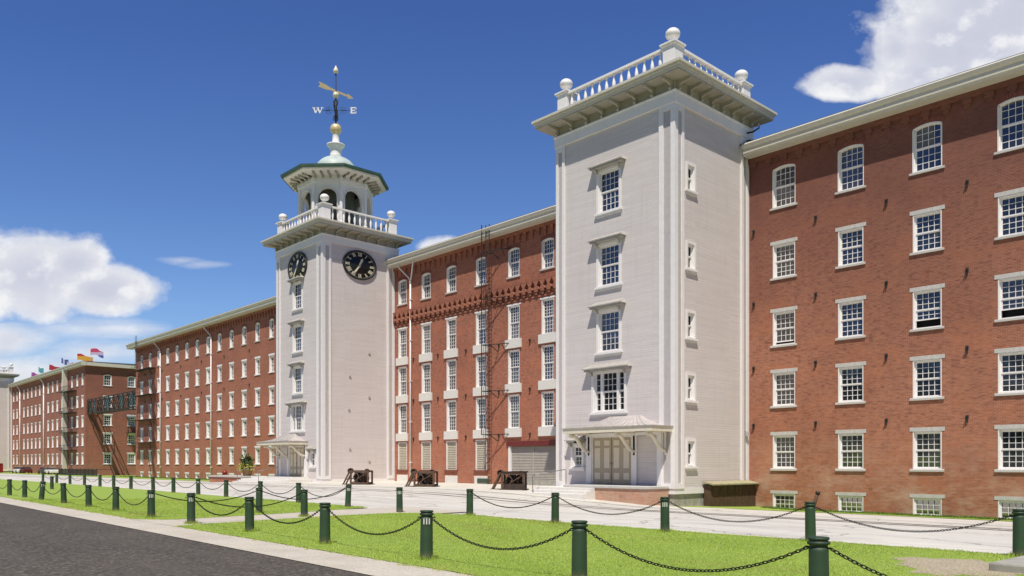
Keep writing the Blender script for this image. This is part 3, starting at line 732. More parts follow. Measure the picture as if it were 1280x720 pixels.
# far building
root=thing('brick_mill_wing','distant red brick mill building at the far left flying flags above its roof','mill building',(-177,9,g(-177,0)),0,'brick mill wings')
fcols=[-207.2,-203.5,-196.35,-192.45,-188.65,-184.9,-181.2,-173.8,-170.05,-166.3,-162.5,-155.1,-151.3,-147.7]
ops=[]
for c in fcols:
    ops.append((c-.6,c+.6,17.4,19.75,.2))
    for z in (13.1,9.1,5.4,1.7): ops.append((c-.65,c+.65,z,z+2.05))
wall=MB(); wall_panel(wall,-213,-145.8,-2,21.35,ops,FW)
ecols=[4.1,8.65,13.2]; eops=[]
ER=win_meshes('endtop',1.5,2.2,3,2,2,.2,0,False,True,far=True); EM=win_meshes('endmid',1.5,2.05,3,2,2,far=True,linm='white')
for c in ecols:
    eops.append((c-.75,c+.75,17.4,19.6,.2))
    for z in (13.1,9.45,5.75,1.75): eops.append((c-.75,c+.75,z,z+2.05))
wall_panel(wall,0,18,-2,21.35,eops,lambda u,z:(-145.8,u,z))
wall.quad((-213,18,-2),(-145.8,18,-2),(-145.8,18,21.35),(-213,18,21.35))
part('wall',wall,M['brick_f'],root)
for c in fcols:
    place_window(root,LT,(c,0,17.4))
    for z in (13.1,9.1,5.4,1.7): place_window(root,LM,(c,0,z))
for c in ecols:
    place_window(root,ER,(-145.8,c,17.4),PI/2)
    for z in (13.1,9.45,5.75,1.75): place_window(root,EM,(-145.8,c,z),PI/2)
gutter_part(root,-213,-145.2,ov=.9,zb=21.1)
mb=MB(); mb.box(-145.9,-145.2,.0,18.5,21.1,21.75); part('verge_board',mb,M['gutter'],root)
roof_part(root,-213,-145.3,-.9,18.5,21.78,.3)
for x in (-199.8,-177.1): downpipe(root,x,0,arms=(-1,),r=.13)
mb=MB(); mb.box(-159.1,-158.2,-.9,-.05,-.5,21.2); part('duct',mb,M['gutter'],root)
fe=thing('fire_escape','black iron fire escape beside the white duct on the distant brick building','fire escape',(-156,-.5,3))
for z in (16.6,12.2,8.2,4.6):
    mb=MB(); mb.box(-160,-151.5,-1.2,-.02,z-.1,z)
    for xx in np.arange(-160,-151.4,1.06): mb.bar((xx,-1.18,z),(xx,-1.18,z+1.),.06)
    mb.bar((-160,-1.18,z+1),(-151.5,-1.18,z+1),.07); part('landing',mb,M['iron'],fe)
for z0,z1 in ((16.6,12.2),(12.2,8.2),(8.2,4.6),(4.6,.2)):
    mb=MB()
    for yy in (-1.1,-.5): mb.bar((-156.5,yy,z0),(-153.5,yy,z1),.1)
    part('stair_flight',mb,M['iron'],fe)
# footbridge between buildings
br=thing('iron_footbridge','dark iron truss footbridge spanning the gap between the two left brick buildings','footbridge',(-131,1.2,11.5))
xs=np.linspace(-145.7,-116.7,12)
for yy in (.4,2.2):
    mb=MB(); mb.bar((xs[0],yy,14.3),(xs[-1],yy,14.3),.16); mb.bar((xs[0],yy,11.6),(xs[-1],yy,11.6),.18)
    for i,x in enumerate(xs):
        mb.bar((x,yy,11.6),(x,yy,14.3),.10)
        if i<len(xs)-1: mb.bar((x,yy,11.6),(xs[i+1],yy,14.3),.09); mb.bar((x,yy,14.3),(xs[i+1],yy,11.6),.07)
    part('truss',mb,M['iron'],br)
mb=MB(); mb.box(xs[0],xs[-1],1.1,1.5,11.62,11.7)
for x in np.arange(xs[0],xs[-1],2.6): mb.box(x,x+.12,.45,2.15,11.7,11.76)
part('deck',mb,M['rustdark'],br)
mb=MB()
for i in range(11):
    if i in (0,1,4,7,9,10): mb.quad((xs[i]+.2,.55+.04*(i%2),11.9),(xs[i+1]-.2,.55,11.9),(xs[i+1]-.5,.55,14.1),(xs[i]+.2,.55,14.1))
part('side_glazing',mb,M['teal'],br,recalc=False)
mb=MB()
for a,b in (((-145.6,.6,11.6),(-145.6,2.6,8.)),((-142,1.3,11.6),(-145.7,1.3,8.6))): mb.bar(a,b,.08)
part('stay',mb,M['iron'],br)
# hanging balcony on end wall
bl=thing('iron_balcony','small dark iron balcony cage on the end wall of the distant brick building','balcony',(-145.,8.6,8.2))
mb=MB(); mb.box(-145.78,-144.3,7.6,9.8,8.0,8.12)
for yy in np.arange(7.6,9.81,.44): mb.bar((-144.3,yy,8.1),(-144.3,yy,9.3),.06)
for a in (7.6,9.8): mb.bar((-145.7,a,6.8),(-144.3,a,8.),.08); mb.bar((-145.7,a,9.3),(-144.3,a,9.3),.07); mb.bar((-144.3,a,8),(-144.3,a,11.),.07); mb.bar((-144.3,a,11),(-145.7,a,11.4),.07)
mb.bar((-144.3,7.6,9.3),(-144.3,9.8,9.3),.07); mb.bar((-144.3,7.6,11),(-144.3,9.8,11),.07)
mb.v=mb.v; part('cage',mb,M['iron'],bl)
mb=MB(); mb.quad((-145.75,7.5,11.45),(-145.75,9.9,11.45),(-144.25,9.9,11.05),(-144.25,7.5,11.05)); part('cover',mb,M['teal'],bl,recalc=False)
# flags
def flag(px_x,y,z,w,h,mat,label,ph):
    z-=1.25; h*=.66; w*=.85
    f=thing('flagpole',label,'flag',(px_x,y,22),0,'flags above the distant building roof')
    mb=MB(); mb.tube([(px_x,y,21.7),(px_x,y,z+h/2+.15)],.03,6); mb.lathe([(0,0),(.07,.06),(0,.14)],8,(px_x,y,z+h/2+.12)); part('pole',mb,M['white'],f)
    mb=MB(); nx,nz=14,6
    for i in range(nx+1):
        for j in range(nz+1):
            t_=i/nx; x=px_x+t_*w*.70; mb.v.append((x+.1*math.sin(4*t_+ph),y+.72*w*t_*.95+.3*math.sin(7*t_+ph)*t_,z+(j/nz-.5)*h-.22*w*t_*t_+.12*math.sin(6*t_+ph)))
    for i in range(nx):
        for j in range(nz): a=i*(nz+1)+j; mb.f.append((a,a+nz+1,a+nz+2,a+1)); mb.sm.append(True)
    part('flag',mb,mat,f,recalc=False)
red=(.38,.02,.04); yel=(.62,.33,.04); pur=(.12,.03,.18); wh=(.5,.52,.6); blu=(.06,.09,.33); tl=(.10,.36,.40)
# ------------------------------------------------------------------ towers
def Vb(a): return Matrix.Translation(a)
def ball_finial(x,y,z,root,r=.405):
    mb=MB(); pr=[(.20,0),(.22,.08),(.13,.16),(.12,.24)]
    for k in range(1,14):
        a=-PI/2+PI*k/14
        if r*math.cos(a)>.12 or k>7: pr.append((1.08*r*math.cos(a),.24+r*.86+r*.86*math.sin(a)))
    pr.append((.0,.24+r*1.72)); mb.lathe(pr,20,(x,y,z)); return part('ball_finial',mb,M['trim'],root)
def baluster_profile(h): return [(.10,0),(.10,.06),(.06,.09),(.055,.14),(.12,.30*h/.75),(.11,.40*h/.75),(.055,.58*h/.75),(.05,h-.12),(.09,h-.08),(.09,h)]
def tower(root,X0,X1,Y0,frontops,sideops,zfr=22.7,mirror=False):
    """box X0..X1, front plane Y0, back 1.0+"""
    Yb=.3
    wl=MB(); wall_panel(wl,X0,X1,-.02,24.,frontops,lambda u,z:(u,Y0,z)); wall_panel(wl,Y0,Yb,-.02,24.,sideops,lambda u,z:(X1,u,z))
    wl.quad((X0,Y0,-.02),(X0,Yb,-.02),(X0,Yb,24),(X0,Y0,24)); wl.quad((X0,Yb,-.02),(X1,Yb,-.02),(X1,Yb,24),(X0,Yb,24))
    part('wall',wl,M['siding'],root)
    fd=MB(); fd.box(X0+.05,X1-.06,Y0+.06,Yb-.1,-1.6,-.02); part('foundation',fd,M['slab'],root)
    wt=MB(); wt.box(X0-.03,X1+.05,Y0-.05,Y0-.002,-.06,.26); wt.box(X1+.002,X1+.05,Y0-.002,0,-.06,.26); part('water_table',wt,M['trim'],root)
    # pilasters: two white strips with grey recessed panel
    def pil(nm,segs,z0=.262,z1=zfr):
        mb=MB(); gp=MB()
        for (ax,a,b,pl,sgn) in segs:
            w=(b-a); s=w*.27
            if ax=='f':
                mb.box(a,a+s,pl-.10,pl-.002,z0,z1); mb.box(b-s,b,pl-.10,pl-.002,z0,z1); mb.box(a+s,b-s,pl-.10,pl-.002,z1-.35,z1); mb.box(a+s,b-s,pl-.10,pl-.002,z0,z0+.3); gp.box(a+s,b-s,pl-.03,pl-.002,z0+.3,z1-.35)
            else:
                mb.box(pl+.002,pl+.10,a,a+s,z0,z1); mb.box(pl+.002,pl+.10,b-s,b,z0,z1); mb.box(pl+.002,pl+.10,a+s,b-s,z1-.35,z1); mb.box(pl+.002,pl+.10,a+s,b-s,z0,z0+.3); gp.box(pl+.002,pl+.03,a+s,b-s,z0+.3,z1-.35)
        o=part('corner_pilaster',mb,M['trim'],root); part('recessed_panel',gp,M['greypanel'],o)
    pil('l',[('f',X0-.04,X0+.72,Y0,0)])
    pil('r',[('f',X1-1.05,X1+.102,Y0,0),('s',Y0-.0,Y0+.85,X1,0)])
    pil('b',[('s',-.92,-.03,X1,0)])
    # entablature frieze
    def ring(mb,o,z0,z1,inn=.02):
        mb.box(X0-o,X1+o,Y0-o,Y0+inn,z0,z1); mb.box(X1-inn,X1+o,Y0+inn,Yb+o,z0,z1); mb.box(X0-o,X0+inn,Y0+inn,Yb+o,z0,z1); mb.box(X0+inn,X1-inn,Yb-inn,Yb+o,z0,z1)
    mb=MB(); ring(mb,.14,zfr,zfr+.62); ring(mb,.20,zfr+.62,zfr+.70); part('frieze',mb,M['trim'],root)
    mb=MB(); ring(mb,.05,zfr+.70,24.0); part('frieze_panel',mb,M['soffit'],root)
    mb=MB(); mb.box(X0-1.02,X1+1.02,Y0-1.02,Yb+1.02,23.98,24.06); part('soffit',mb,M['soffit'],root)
    mb=MB(); 
    for o,a,b in ((1.06,24.06,24.24),(1.14,24.24,24.36),(1.22,24.36,24.5),(1.05,24.5,24.56)): mb.box(X0-o,X1+o,Y0-o,Yb+o,a,b)
    part('cornice',mb,M['gutter'],root)
    # brackets
    def bracket(px,py,dx,dy):
        mb=MB(); w=.15; poly=[(0,23.42),(.20,23.42),(.26,23.52),(.18,23.62),(.22,23.72),(.45,23.78),(.86,23.80),(.92,23.86),(.92,23.98),(0,23.98)]
        if dx: mb.prism([(p[0],p[1]) for p in poly],'y',-w/2,w/2); mb.v=[(px+v[0],py+v[1],v[2]) for v in mb.v]
        else:
            mb.prism([(-p[0],p[1]) for p in poly],'x',-w/2,w/2); mb.v=[(px+v[0],py+v[1],v[2]) for v in mb.v]
        return part('bracket',mb,M['soffit'],root)
    nb=8
    for k in range(nb): bracket(lerp(X0+.15,X1-.15,k/(nb-1)),Y0-.05,0,1)
    for k in range(8): bracket(X1+.05,lerp(Y0+.2,Yb-.15,k/7),1,0)
    # parapet
    zb=24.56; pi_=.42
    peds=[(X0+pi_,Y0+pi_),(X1-pi_,Y0+pi_),(X1-pi_,Yb-pi_),(X0+pi_,Yb-pi_)]
    for (x,y) in peds:
        mb=MB(); mb.box(x-.46,x+.46,y-.46,y+.46,zb,zb+.30); mb.box(x-.42,x+.42,y-.42,y+.42,zb+.30,zb+1.6); mb.box(x-.5,x+.5,y-.5,y+.5,zb+1.6,zb+1.68); mb.box(x-.56,x+.56,y-.56,y+.56,zb+1.68,zb+1.78); mb.box(x-.3,x+.3,y-.3,y+.3,zb+1.78,zb+1.83)
        part('pedestal',mb,M['trim'],root,bevel=.015); ball_finial(x,y,zb+1.81,root)
    for (a,b) in ((peds[0],peds[1]),(peds[1],peds[2]),(peds[2],peds[3]),(peds[3],peds[0])):
        ax=Vector((a[0],a[1],0)); bx=Vector((b[0],b[1],0)); d=(bx-ax).normalized(); p0=ax+d*.43; p1=bx-d*.43
        mb=MB(); up=Vector((0,0,1)); on=Vector((d.y,-d.x,0))*.22; p0=p0+on; p1=p1+on; mb.bar(p0+up*(zb+.17),p1+up*(zb+.17),.26,.3); mb.bar(p0+up*(zb+1.58),p1+up*(zb+1.58),.3,.14); part('rail',mb,M['trim'],root)
        L=(p1-p0).length; nbal=max(6,int(L/.56)); mb=MB(); h=1.19
        for k in range(nbal):
            q=p0+d*((k+.5)*L/nbal); mb.lathe([(r,z*1.0) for r,z in baluster_profile(h)],8,(q.x,q.y,zb+.32))
        part('baluster_row',mb,M['trim'],root)
    mb=MB(); mb.box(X0+.2,X1-.2,Y0+.2,Yb-.2,zb,zb+.04); part('roof_deck',mb,M['roof'],root)
def hooded(root,x,Y,zb,w,h,key,hw,rot=0):
    o=place_window(root,WC[key],(x,Y,zb),rot)
    mb=MB(); # surround (local)
    mb.box(-w/2-.16,-w/2-.002,-.07,.0,-.05,h+.16); mb.box(w/2+.002,w/2+.16,-.07,.0,-.05,h+.16); mb.box(-w/2,w/2,-.07,0,h+.002,h+.16)
    o1=obj('surround',mb.mesh('surround',M['trim']),o)
    mb=MB(); mb.box(-w/2-.26,w/2+.26,-.16,0,-.16,-.052); mb.box(-w/2-.2,w/2+.2,-.09,0,-.28,-.16); obj('sill',mb.mesh('sill',M['trim']),o)
    if hw:
        mb=MB(); H0=h+.17; p=.5
        mb.box(-hw/2+.12,hw/2-.12,-p+.08,0,H0,H0+.12)
        mb.add([(-hw/2,-p,H0+.12),(hw/2,-p,H0+.12),(hw/2,0,H0+.12),(-hw/2,0,H0+.12),(-hw/2,-p,H0+.18),(hw/2,-p,H0+.18),(hw/2-.25,0,H0+.46),(-hw/2+.25,0,H0+.46)],[(0,3,2,1),(0,1,5,4),(4,5,6,7),(1,2,6,5),(3,0,4,7)])
        for s in (-1,1): mb.prism([(-p+.1,H0),(-p+.1,H0-.06),(-.14,H0-.28),(-.002,H0-.3),(-.002,H0)],'x',s*(w/2+.08)-.06,s*(w/2+.08)+.06)
        obj('hood',mb.mesh('hood',M['hood']),o)
    return o
win_meshes('tw',1.66,2.55,4,3,3,sill=False,lintel=False,depth=.18)
win_meshes('tw3',2.5,2.55,3,3,3,sill=False,lintel=False,depth=.18,mull=(.42,1))
win_meshes('ts',.66,1.45,1,1,1,sill=False,lintel=False,depth=.16)
win_meshes('te',.80,1.35,2,2,2,sill=False,lintel=False,depth=.14)
def face_windows(root,xc,Y):
    for zb in (17.55,12.9,8.75): hooded(root,xc,Y,zb,1.66,2.55,'tw',2.75)
    hooded(root,xc,Y,4.98,2.5,2.4,'tw3',3.7)
def fops(xc): return [(xc-.83,xc+.83,z,z+2.55) for z in (17.55,12.9,8.75)]+[(xc-1.25,xc+1.25,4.98,4.98+2.55)]
def double_door(root,x0,x1,Y,z0,z1):
    d=MB(); d.box(x0,x1,Y-.09,Y-.003,z0,z1); o=part('double_door',d,M['door'],root)
    p=MB(); W=(x1-x0)/4
    for k in range(4):
        a=x0+W*k+W*.22; b=x0+W*(k+1)-W*.22
        H=z1-z0
        for q0,q1 in ((.11,.25),(.35,.78),(.83,.94)): p.box(a,b,Y-.105,Y-.091,z0+H*q0,z0+H*q1)
    part('door_panels',p,M['doorpanel'],o)
    g_=MB(); g_.box((x0+x1)/2-.01,(x0+x1)/2+.01,Y-.11,Y-.091,z0,z1)
    for s in (-1,1): g_.tube([((x0+x1)/2+s*.09,Y-.14,z0+(z1-z0)*.43),((x0+x1)/2+s*.09,Y-.14,z0+(z1-z0)*.47)],.015,6)
    part('handle',g_,M['rust'],o)
    f=MB(); f.box(x0-.08,x0-.002,Y-.12,Y-.003,z0,z1+.08); f.box(x1+.002,x1+.08,Y-.12,Y-.003,z0,z1+.08); f.box(x0,x1,Y-.12,Y-.003,z1+.002,z1+.08); part('frame',f,M['trim'],o)
def canopy(root,xa,xb,Y,p,z,ta,tb,zt,brx):
    # concave hipped roof: rings between eave rectangle and top line on the wall
    mb=MB(); n=7; rings=[]
    for k in range(n+1):
        t_=k/n; xl=lerp(xa,ta,t_); xr=lerp(xb,tb,t_); yy=lerp(Y-p,Y-.12,t_); zz=z+.14+(zt-z-.14)*(t_**1.9)
        rings.append([(xl,Y-.003,zz),(xl,yy,zz),(xr,yy,zz),(xr,Y-.003,zz)])
    for r in rings: mb.v+=r
    for k in range(n):
        for j in range(3): a=k*4+j; mb.f.append((a,a+1,a+5,a+4)); mb.sm.append(False)
    mb.f.append((n*4,n*4+1,n*4+2,n*4+3)); mb.sm.append(False)
    rf=part('canopy_roof',mb,M['canopy'],root)
    # standing seams
    s=MB()
    for q in np.linspace(.05,.95,13):
        pts=[]
        for k in range(n+1):
            r=rings[k]; pts.append((lerp(r[1][0],r[2][0],q),r[1][1],r[1][2]+.015))
        s.tube(pts,.018,4)
    part('seam',s,M['canopy'],rf)
    f=MB(); f.box(xa,xb,Y-p,Y-p+.1,z-.2,z+.1); f.box(xa,xa+.1,Y-p+.1,Y-.003,z-.2,z+.1); f.box(xb-.1,xb,Y-p+.1,Y-.003,z-.2,z+.1); f.box(xa+.1,xb-.1,Y-p+.1,Y-.12,z-.06,z); part('fascia',f,M['cream'],root)
    e=MB(); e.box(xa-.06,xb+.06,Y-p-.06,Y-.003,z+.1,z+.14); part('drip_edge',e,M['copperdark'] if 0 else M['hood'],root)
    for x in brx:
        b=MB(); pts=[]; 
        for k in range(15):
            t_=k/14; yy=lerp(Y-p+.15,Y-.14,t_); zz=z-.26-1.05*(t_+ .13*math.sin(2*PI*t_)*-1.)
            pts.append((x,yy,zz))
        b.tube(pts,[.085+.035*math.sin(PI*k/14) for k in range(15)],6)
        pts=[(x,Y-p+.25,z-.3)]; b.box(x-.07,x+.07,Y-p+.12,Y-.12,z-.24,z-.1); b.lathe([(.0,-.13),(.12,-.09),(.13,0),(.12,.09),(0,.13)],8,(x,Y-p+.3,z-.36)); b.box(x-.07,x+.07,Y-.16,Y-.12,z-1.55,z-.24)
        part('canopy_bracket',b,M['cream'],root)
# ---- tower T2
X0,X1,Y0=-9.42,0.,-8.
T2=thing('square_stair_tower','large pale clapboard square tower with balustrade and ball finials on the right','tower',(-4.7,-4,-.3),0,'mill stair towers')
xc=-4.95
sops=[]; 
for z in (17.95,13.3,9.2,5.5,1.6): sops.append((-6.73,-6.07,z,z+1.45))
tower(T2,X0,X1,Y0,fops(xc)+[(-8.0,-7.2,1.55,2.9)],sops)
face_windows(T2,xc,Y0)
for z in (17.95,13.3,9.2,5.5,1.6): hooded(T2,X1,-6.4,z,.66,1.45,'ts',0,PI/2)
hooded(T2,-7.6,Y0,1.55,.8,1.35,'te',1.5)
double_door(T2,-6.2,-3.1,Y0,.42,3.35)
for a,b in ((-6.72,-6.30),(-3.0,-2.68),(-1.15,-.82)): mb=MB(); mb.box(a,b,Y0-.16,Y0-.101 if b>-1 else Y0-.003,.42,3.6); part('door_pilaster',mb,M['trim'],T2)
mb=MB(); mb.box(-6.72,-.82,Y0-.2,Y0-.162,3.42,3.62); part('door_head',mb,M['trim'],T2)
mb=MB(); mb.box(-2.65,-1.16,Y0-.04,Y0-.003,.42,3.4); part('door_side_panel',mb,M['siding'],T2)
canopy(T2,-7.0,-.06,Y0,2.05,3.78,-4.8,-2.4,4.64,(-6.5,-2.85,-.55))
def porch(cx,s,Y,label,zt,zg,brickmat):
    """s=+1: brick on the right, steps at left"""
    r=thing('entrance_porch',label,'porch',(cx,Y-1,zg),0,'entrance steps of the towers')
    return r
P=thing('entrance_porch','brick fronted entrance platform with steps under the large tower canopy','porch',(-3,-9,-.4),0,'entrance steps of the towers')
mb=MB(); mb.box(-6.9,-.3,-10.1,-8.06,.26,.41); part('platform',mb,M['lintel'],P,bevel=.02)
mb=MB(); mb.box(-4.3,-.36,-10.02,-8.1,-1.1,.257); part('brick_base',mb,M['brick_path'],P)
for k in range(3):
    mb=MB(); z=.26-.17*(k); mb.box(-9.0-(.15*k),-4.32,-10.1-.36*(k+1)+.0,-8.06 if k==0 else -10.1-.36*k,-.9,z-.004*k)
    part('step',mb,M['granite'],P,bevel=.02)
hr=thing('handrail','galvanised steel pipe handrail beside the steps of the large tower','handrail',(-8.6,-10.6,-.2))
mb=MB(); mb.tube([(-8.6,-11.1,-.25),(-8.6,-11.1,.93),(-8.55,-11.05,1.0),(-7.6,-9.2,1.35),(-7.6,-9.1,1.3),(-7.6,-9.1,.41)],.026,8); part('pipe_rail',mb,M['steel'],hr)
lp=thing('wall_lamp','black barn style wall lamp beside the large tower door','lamp',(-6.9,-8.4,3.1))
mb=MB(); mb.lathe([(.26,0),(.22,.06),(.10,.18),(.06,.3),(0,.32)],14,(-6.95,-8.75,3.02)); part('lamp_shade',mb,M['iron'],lp)
mb=MB(); mb.tube([(-6.95,-8.75,3.3),(-6.95,-8.7,3.5),(-6.95,-8.45,3.55),(-6.95,-8.1,3.35)],.03,6); part('lamp_arm',mb,M['white'],lp)
# hatch
ht=thing('cellar_hatch','low brown wooden cellar hatch with pale lid against the large tower side','hatch',(.3,-2.8,-.9))
mb=MB(); mb.box(.06,.56,-5.1,-.04,-1.3,.42); 
part('box',mb,M['brown'],ht)
mb=MB(); mb.prism([(.06,.58),(.82,.42),(.82,.50),(.06,.66)],'y',-5.25,-.03); part('lid',mb,M['ochre'],ht)
for yy in np.arange(-5.0,-.1,.85): mb=MB(); mb.box(.562,.585,yy,yy+.08,-1.1,.40); part('batten',mb,M['brown'],ht)
mb=MB(); mb.tube([(.62,-.75,-.55),(.75,-.75,-.5),(.8,-.75,-.2)],.05,8) 
vp=thing('leaning_pipe','short rusty brown vent pipe leaning at the foot of the right brick wing','pipe',(5.0,-.7,-1.1))
mb=MB(); mb.tube([(4.75,-.9,-1.35),(5.0,-.6,-.1)],.10,12); part('pipe',mb,M['brown'],vp)
mb=MB(); mb.tube([(5.0,-.6,-.1),(5.03,-.56,.06)],.14,12); part('cap',mb,M['rustdark'],vp)
fl=thing('flood_light','tiny grey flood light fixed near the corner of the large tower','lamp',(.15,-.4,3.6))
mb=MB(); mb.box(.1,.3,-.45,-.3,3.5,3.75); mb.tube([(.0,-.38,3.85),(.22,-.38,3.75)],.03,6); part('housing',mb,M['greypanel'],fl)
rp=thing('overflow_pipe','black bent overflow pipe where the large tower meets the right wing eave','pipe',(.5,.1,22.7))
mb=MB(); mb.tube([(.12,-.35,23.0),(.55,-.35,22.95),(.95,-.3,23.1),(.95,-.3,23.35)],.06,8); mb.tube([(.12,-.35,22.5),(.6,-.35,22.4)],.05,8); part('pipe',mb,M['iron'],rp)
# ---- tower T1 (clock tower)
A0,A1,B0=-49.06,-39.9,-8.1
T1=thing('clock_tower','pale clapboard clock tower with octagonal cupola and black clock faces','tower',(-44.48,-4,0),0,'mill stair towers')
xc1=-44.75
tower(T1,A0,A1,B0,[(xc1-.83,xc1+.83,z,z+2.55) for z in (17.0,12.8,8.7)]+[(xc1-1.25,xc1+1.25,4.98,7.53),(-42.15,-41.35,1.5,2.85)],[])
for zb in (17.,12.8,8.7): hooded(T1,xc1,B0,zb,1.66,2.55,'tw',2.75)
hooded(T1,xc1,B0,4.98,2.5,2.4,'tw3',3.7)
hooded(T1,-41.75,B0,1.5,.8,1.35,'te',1.5)
double_door(T1,-46.2,-43.3,B0,.45,3.35)
for a,b in ((-46.72,-46.32),(-43.2,-42.85),(-48.3,-48.02)): mb=MB(); mb.box(a,b,B0-.16,B0-.003,.45,3.6); part('door_pilaster',mb,M['trim'],T1)
mb=MB(); mb.box(-48.02,-46.72,B0-.04,B0-.003,.45,3.4); part('door_side_panel',mb,M['siding'],T1)
canopy(T1,-49.45,-42.75,B0,2.05,3.78,-47.2,-45.,4.7,(-48.2,-46.5,-43.1))
for yz in ((-5.2,10.2),(-3.0,8.3),(-3.,12.6),(-5.3,7.),(-5.2,3.2),(-3.,2.)):
    mb=MB(); mb.box(A1+.0,A1+.1,yz[0]-.11,yz[0]+.11,yz[1]-.05,yz[1]+.07); part('wall_vent',mb,M['greypanel'],T1)
P1=thing('entrance_porch','broad granite entrance steps below the clock tower canopy','porch',(-46,-9.5,0),0,'entrance steps of the towers')
mb=MB(); mb.box(-50.6,-42.3,-10.2,-8.16,.26,.44); part('platform',mb,M['granite'],P1)
for k in range(3):
    mb=MB(); z=.257-.15*k; mb.box(-52.+k*0,-41.8,-10.2-.45*(k+1),-8.2 if k==0 else -10.2-.45*k,-.5,z); part('step',mb,M['granite'],P1,bevel=.02)
bw=thing('brick_retaining_wall','low brick retaining wall with stone coping left of the clock tower steps','wall',(-55,-9.8,-.4))
mb=MB(); mb.box(-60,-52.1,-10.6,-8.,-1,.3); part('brickwork',mb,M['brick'],bw)
mb=MB(); mb.box(-60.05,-52.05,-10.7,-7.9,.304,.46); part('coping',mb,M['lintel'],bw)
hr=thing('handrail','slim steel handrail on the clock tower steps','handrail',(-48,-11,0))
mb=MB()
for x in (-51.4,-46.6): mb.tube([(x,-11.3,-.3),(x,-11.3,1.0),(x,-9.3,1.4),(x,-9.3,.44)],.035,6)
part('pipe_rail',mb,M['steel'],hr)
# clock faces
def clock(root,c,rot):
    """local: face in xz plane facing -Y"""
    o=obj('clock_face',None,root)
    mb=MB(); mb.lathe([(0,0),(1.30,0),(1.30,.06),(0,.06)],48); mb.xf(Matrix.Rotation(PI/2,4,'X'))
    f=obj('clock_face',mb.mesh('clock_face',M['clock']),root,c,rot); f.scale=(1.34,1,1); bpy.data.objects.remove(o)
    mb=MB(); mb.lathe([(1.26,0),(1.26,.13),(1.34,.16),(1.42,.12),(1.42,0)],48); mb.xf(Matrix.Rotation(PI/2,4,'X')); obj('rim',mb.mesh('rim',M['iron']),f)
    nums=['XII','I','II','III','IIII','V','VI','VII','VIII','IX','X','XI']
    mb=MB()
    for i,s in enumerate(nums):
        a=-2*PI*i/12; wd={'I':.085,'V':.17,'X':.18}; tot=sum(wd[ch] for ch in s); x=-tot/2; st=len(mb.v); h=.30; R0=.88
        for ch in s:
            w=wd[ch]; cx_=x+w/2; y=-.075
            def stroke(p,q,t): mb.bar((p[0],y,p[1]),(q[0],y,q[1]),t,.02,up=(0,1,0))
            if ch=='I': stroke((cx_,R0),(cx_,R0+h),.05)
            if ch=='V': stroke((cx_-.06,R0+h),(cx_,R0),.055); stroke((cx_+.06,R0+h),(cx_,R0),.03)
            if ch=='X': stroke((cx_-.065,R0+h),(cx_+.065,R0),.055); stroke((cx_+.065,R0+h),(cx_-.065,R0),.03)
            x+=w
        stroke((-tot/2,R0),(tot/2,R0),.025); stroke((-tot/2,R0+h),(tot/2,R0+h),.025)
        mb.xf(Matrix.Rotation(-a,4,'Y'),st)
    for k in range(60):
        a=2*PI*k/60; 
        mb.bar((1.19*math.sin(a),-.073,1.19*math.cos(a)),(1.24*math.sin(a),-.073,1.24*math.cos(a)),.03,.01,up=(0,1,0))
    obj('numerals',mb.mesh('numerals',M['numeral'],False),f)
    for nm,ang,L,w in (('hour_hand',17.5,.72,.10),('minute_hand',210,1.02,.075)):
        a=R(ang); mb=MB(); d=Vector((math.sin(a),0,math.cos(a))); n=Vector((math.cos(a),0,-math.sin(a)))
        q=[-d*.25+n*w*.5,-d*.25-n*w*.5,d*L*.75-n*w,d*L,d*L*.75+n*w]; y0,y1=-.13,-.10
        vs=[(p.x,y0,p.z) for p in q]+[(p.x,y1,p.z) for p in q]; mb.add(vs,[(0,1,2,3,4),(9,8,7,6,5)]+[(i,(i+1)%5,(i+1)%5+5,i+5) for i in range(5)]); obj(nm,mb.mesh(nm,M['numeral']),f)
w=wloc(T1)
clock(T1,(-44.7-w.x,B0-.01-w.y,21.1-w.z),0); clock(T1,(A1+.01-w.x,-4.1-w.y,21.05-w.z),PI/2)
# cupola
cx,cy=-44.48,-4.0
Rb=3.55; rot=PI/8
cup=T1
def octv(r,z,k): a=rot+k*PI/4; return (cx+r*math.cos(a),cy+r*math.sin(a),z)
body=MB(); zc0,zc1=24.6,29.65
for k in range(8):
    a=Vector(octv(Rb,0,k)); b=Vector(octv(Rb,0,k+1)); L=(b-a).length; d=(b-a).normalized(); nrm=Vector((d.y,-d.x,0))
    n0=(a+b)/2-Vector((cx,cy,0)); 
    if nrm.dot(n0)<0: nrm=-nrm
    ow=1.86; u0,u1=(L-ow)/2,(L+ow)/2; zs_=25.2; zt_=28.65; rise=ow/2
    for off in (0,-.28):
        e_=0 if off==0 else .13
        P_=lambda u,z,off=off:tuple(a+d*u+nrm*off+Vector((0,0,z)))
        wall_panel(body,e_,L-e_,zc0,zc1,[(u0,u1,zs_,zt_)],P_)
        n=12
        arc=[(lerp(u0,u1,.5-.5*math.cos(PI*i/n)),zt_-rise+rise*math.sin(PI*i/n)) for i in range(n+1)]
        for i in range(n):
            (ua,ha),(ub,hb)=arc[i],arc[i+1]; body.add([P_(ua,ha),P_(ub,hb),P_(ub,zt_),P_(ua,zt_)],[(0,1,2,3)])
    # reveal
    pts=[(u0,zs_),(u0,zt_-rise)]+arc[1:-1]+[(u1,zt_-rise),(u1,zs_)]
    for i in range(len(pts)-1):
        (ua,ha),(ub,hb)=pts[i],pts[i+1]
        q=lambda u,z,o:tuple(a+d*u+nrm*o+Vector((0,0,z)))
        body.add([q(ua,ha,0),q(ub,hb,0),q(ub,hb,-.28),q(ua,ha,-.28)],[(0,1,2,3)])
part('cupola_wall',body,M['trim'],T1,recalc=False)
tr=MB()
